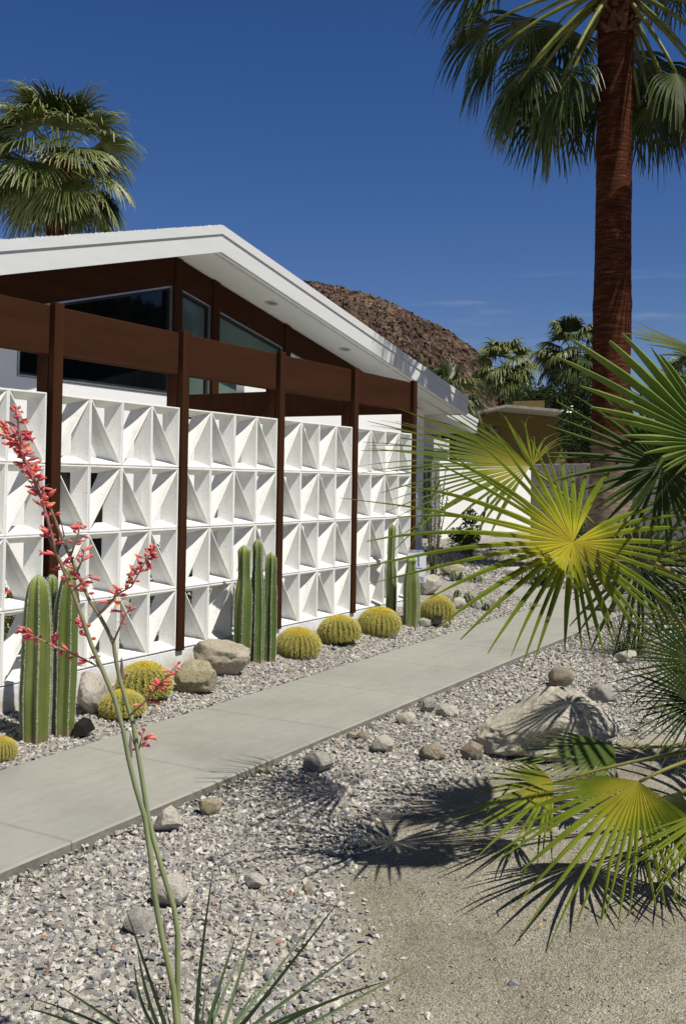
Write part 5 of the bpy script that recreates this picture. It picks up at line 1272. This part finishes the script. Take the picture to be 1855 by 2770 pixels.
# thin whip-like stems with small leaves by the last post
def whips():
    rng = random.Random(6); gp = ground(1168, 1566); root = thing('ocotillo', gp, 'tall thin whip stemmed plant with tiny leaves behind the last post', 'plant')
    for i, (x, y) in enumerate([(1140, 1300), (1152, 1265), (1165, 1290), (1178, 1262), (1190, 1310), (1204, 1275), (1212, 1320), (1158, 1340)]):
        D = (gp-CAM).dot(FW)+rng.uniform(-.3, .2); e_ = at(x, y, D); b = gp+Vector((rng.gauss(0, .04), rng.gauss(0, .04), -.02))
        m = b.lerp(e_, .45)+RT*((x-1172)/38*.05)
        pts = [b*(1-t)**2+m*2*t*(1-t)+e_*t*t for t in [k/10 for k in range(11)]]
        mb = MB(); mb.tube(pts, [.012-.007*k/10 for k in range(11)], 6, 0); st = mb.build('stem', M['bark_grey'], root)
        m2 = MB()
        for k in range(150):
            t = rng.uniform(.12, 1); f = t*10; j = min(9, int(f)); p = pts[j].lerp(pts[j+1], f-j)
            d = Vector((rng.gauss(0, 1), rng.gauss(0, 1), rng.gauss(.5, .5))).normalized(); s = d.orthogonal().normalized(); l = rng.uniform(.02, .04)
            m2.add([p, p+d*l*.5+s*l*.3, p+d*l, p+d*l*.5-s*l*.3], [(0, 1, 2, 3)], 0, [0, .5, 1, .5])
        m2.build('leaves', M['shrub_mid'], st)
whips()
def vine():
    rng = random.Random(16); D = 16.2; gp = at(1540, 1495, D); gp.z = gz(gp.x, gp.y)
    root = thing('bare_vine', gp, 'bare dark vine stems against the white wall left of the palm trunk', 'plant'); mb = MB()
    for i in range(11):
        x = 1505+rng.uniform(0, 75); p = Vector((gp.x, gp.y, gp.z)); pts = [p]
        for k in range(1, 9): pts.append(at(1540+(x-1540)*k/8+rng.gauss(0, 6), 1495-27*k+rng.gauss(0, 5), D))
        mb.tube(pts, [.018-.0016*k for k in range(9)], 5)
    mb.build('stems', M['boots'], root)
vine()
def low_cactus(px, by, w, h, n, label, seed, mat='cactus_mid'):
    rng = random.Random(seed); gp = ground(px, by); D = (gp-CAM).dot(FW); k = D/F_PX
    root = thing('cactus_clump', gp, label, 'cactus')
    for i in range(n):
        x = rng.uniform(-w/2, w/2)*k; y = rng.uniform(-.12, .12); b = gp+Vector((RT.x*x, RT.y*x+y, 0)); b.z = gz(b.x, b.y)-.02
        hh = h*k*rng.uniform(.55, 1); mb, sp = MB(), MB()
        column_stem(mb, sp, b, [(0, .030), (hh*.6, .034), (hh*.88, .026), (hh, .006)], 6, seed+i, n_st=12, spl=.014, lean=(rng.gauss(0, .03), rng.gauss(0, .03)))
        s = mb.build('stem', M[mat], root); sp.build('spines', M['spine'], s)
low_cactus(1272, 1640, 60, 50, 14, 'low clump of short green cactus stems behind the farthest barrel cactus', 71)
low_cactus(1262, 1575, 60, 40, 9, 'far clump of small cactus stems in front of the white garden wall', 72)
def aloe(px, by, n, L, label, seed):
    rng = random.Random(seed); gp = ground(px, by); root = thing('aloe', gp, label, 'plant'); mb = MB()
    for i in range(n):
        a = rng.uniform(0, 2*PI); el = rng.uniform(.5, 1.35); d = Vector((math.cos(a)*math.cos(el), math.sin(a)*math.cos(el), math.sin(el)))
        blade(mb, gp+Vector((rng.gauss(0, .1), rng.gauss(0, .1), -.01)), d, L*rng.uniform(.6, 1.1), .018, rng, -.2, 0, 6)
    mb.build('foliage', M['shrub_mid'], root)
aloe(1460, 1580, 40, .34, 'green aloe clump across the cross path, below the yellow hearted leaf', 5)

# fallen yellow petals on the sandy ground
mb0 = None
for i, (x, y) in enumerate([(1828, 2628), (1705, 2655), (1452, 2692), (1335, 2560), (1291, 2355), (1572, 2690), (1463, 2507), (1383, 2716), (1804, 2537), (1550, 2535)]):
    p = ground(x, y)+Vector((0, 0, .004)); a = random.uniform(0, 6)
    if mb0 is None:
        mb = MB(); mb.add([(-.007, 0, .001), (0, -.003, 0), (.007, 0, .002), (0, .003, .002)], [(0, 1, 2, 3)], 0, [0, .5, 1, .5]); mb0 = mb.build('petal', M['yellow_petal']); o = mb0
        tag(o, 'tiny fallen yellow petal on the sandy ground', 'petal', 'fallen yellow petals')
    else: o = mb0.copy(); COL.objects.link(o)
    o.location = p; o.rotation_euler = (0, 0, a); o.scale = (random.uniform(.8, 1.3),)*3

# ------------------------------------------------------------------ light and sky
SD = Vector((-.12, -1.0, 1.66)).normalized()
sl = bpy.data.lights.new('sun', 'SUN'); sl.energy = 5.0; sl.angle = math.radians(.53); sl.color = (1, .955, .88)
so = bpy.data.objects.new('sun', sl); COL.objects.link(so); so.rotation_euler = (-SD).to_track_quat('-Z', 'Y').to_euler(); so.location = (0, -10, 20)
w = bpy.data.worlds.new('World'); scene.world = w; w.use_nodes = True; nt = w.node_tree; nt.nodes.clear()
out = nt.nodes.new('ShaderNodeOutputWorld'); bg = nt.nodes.new('ShaderNodeBackground'); sk = nt.nodes.new('ShaderNodeTexSky')
sk.sky_type = 'NISHITA'; sk.sun_disc = False; sk.sun_elevation = math.asin(SD.z); sk.sun_rotation = math.atan2(SD.x, SD.y)
sk.altitude = 150; sk.air_density = 1.0; sk.dust_density = .35; sk.ozone_density = 3.0
tc = nt.nodes.new('ShaderNodeTexCoord')
bg.inputs['Strength'].default_value = .05
# thin cirrus low in the sky
mp = nd(nt, 'ShaderNodeMapping'); nt.links.new(tc.outputs['Generated'], mp.inputs[0]); mp.inputs['Scale'].default_value = (3, 3, 26); mp.inputs['Rotation'].default_value = (.12, .10, 0)
n = nd(nt, 'ShaderNodeTexNoise', Scale=1.4, Detail=7, Roughness=.55); nt.links.new(mp.outputs[0], n.inputs['Vector'])
r = ramp(nt, [(.54, (0, 0, 0)), (.78, (1, 1, 1))], n.outputs[0])
sp = nd(nt, 'ShaderNodeSeparateXYZ'); nt.links.new(tc.outputs['Generated'], sp.inputs[0])
el = ramp(nt, [(.12, (0, 0, 0)), (.165, (1, 1, 1)), (.185, (1, 1, 1)), (.22, (0, 0, 0))], sp.outputs[2])
mm = nd(nt, 'ShaderNodeMath', operation='MULTIPLY'); nt.links.new(r.outputs[0], mm.inputs[0]); nt.links.new(el.outputs[0], mm.inputs[1])
m2 = nd(nt, 'ShaderNodeMath', operation='MULTIPLY'); nt.links.new(mm.outputs[0], m2.inputs[0]); m2.inputs[1].default_value = .55
zen = ramp(nt, [(0, (1, 1, 1)), (.42, (1, 1, 1)), (.75, (.40, .36, .30)), (1, (.32, .28, .23))], sp.outputs[2])  # overhead sky, out of view, darkened and warmed to weaken blue shadow fill
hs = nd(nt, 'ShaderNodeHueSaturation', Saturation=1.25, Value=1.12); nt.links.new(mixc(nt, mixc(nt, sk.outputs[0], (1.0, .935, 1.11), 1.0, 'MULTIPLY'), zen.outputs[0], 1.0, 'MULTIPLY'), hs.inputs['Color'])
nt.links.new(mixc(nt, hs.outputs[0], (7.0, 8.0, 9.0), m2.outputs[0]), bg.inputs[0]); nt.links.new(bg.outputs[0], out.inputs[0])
scene.view_settings.view_transform = 'Standard'; scene.view_settings.look = 'None'; scene.view_settings.exposure = .2; scene.view_settings.gamma = 1
scene.render.engine = 'CYCLES'
scene.cycles.max_bounces = 16; scene.cycles.diffuse_bounces = 8
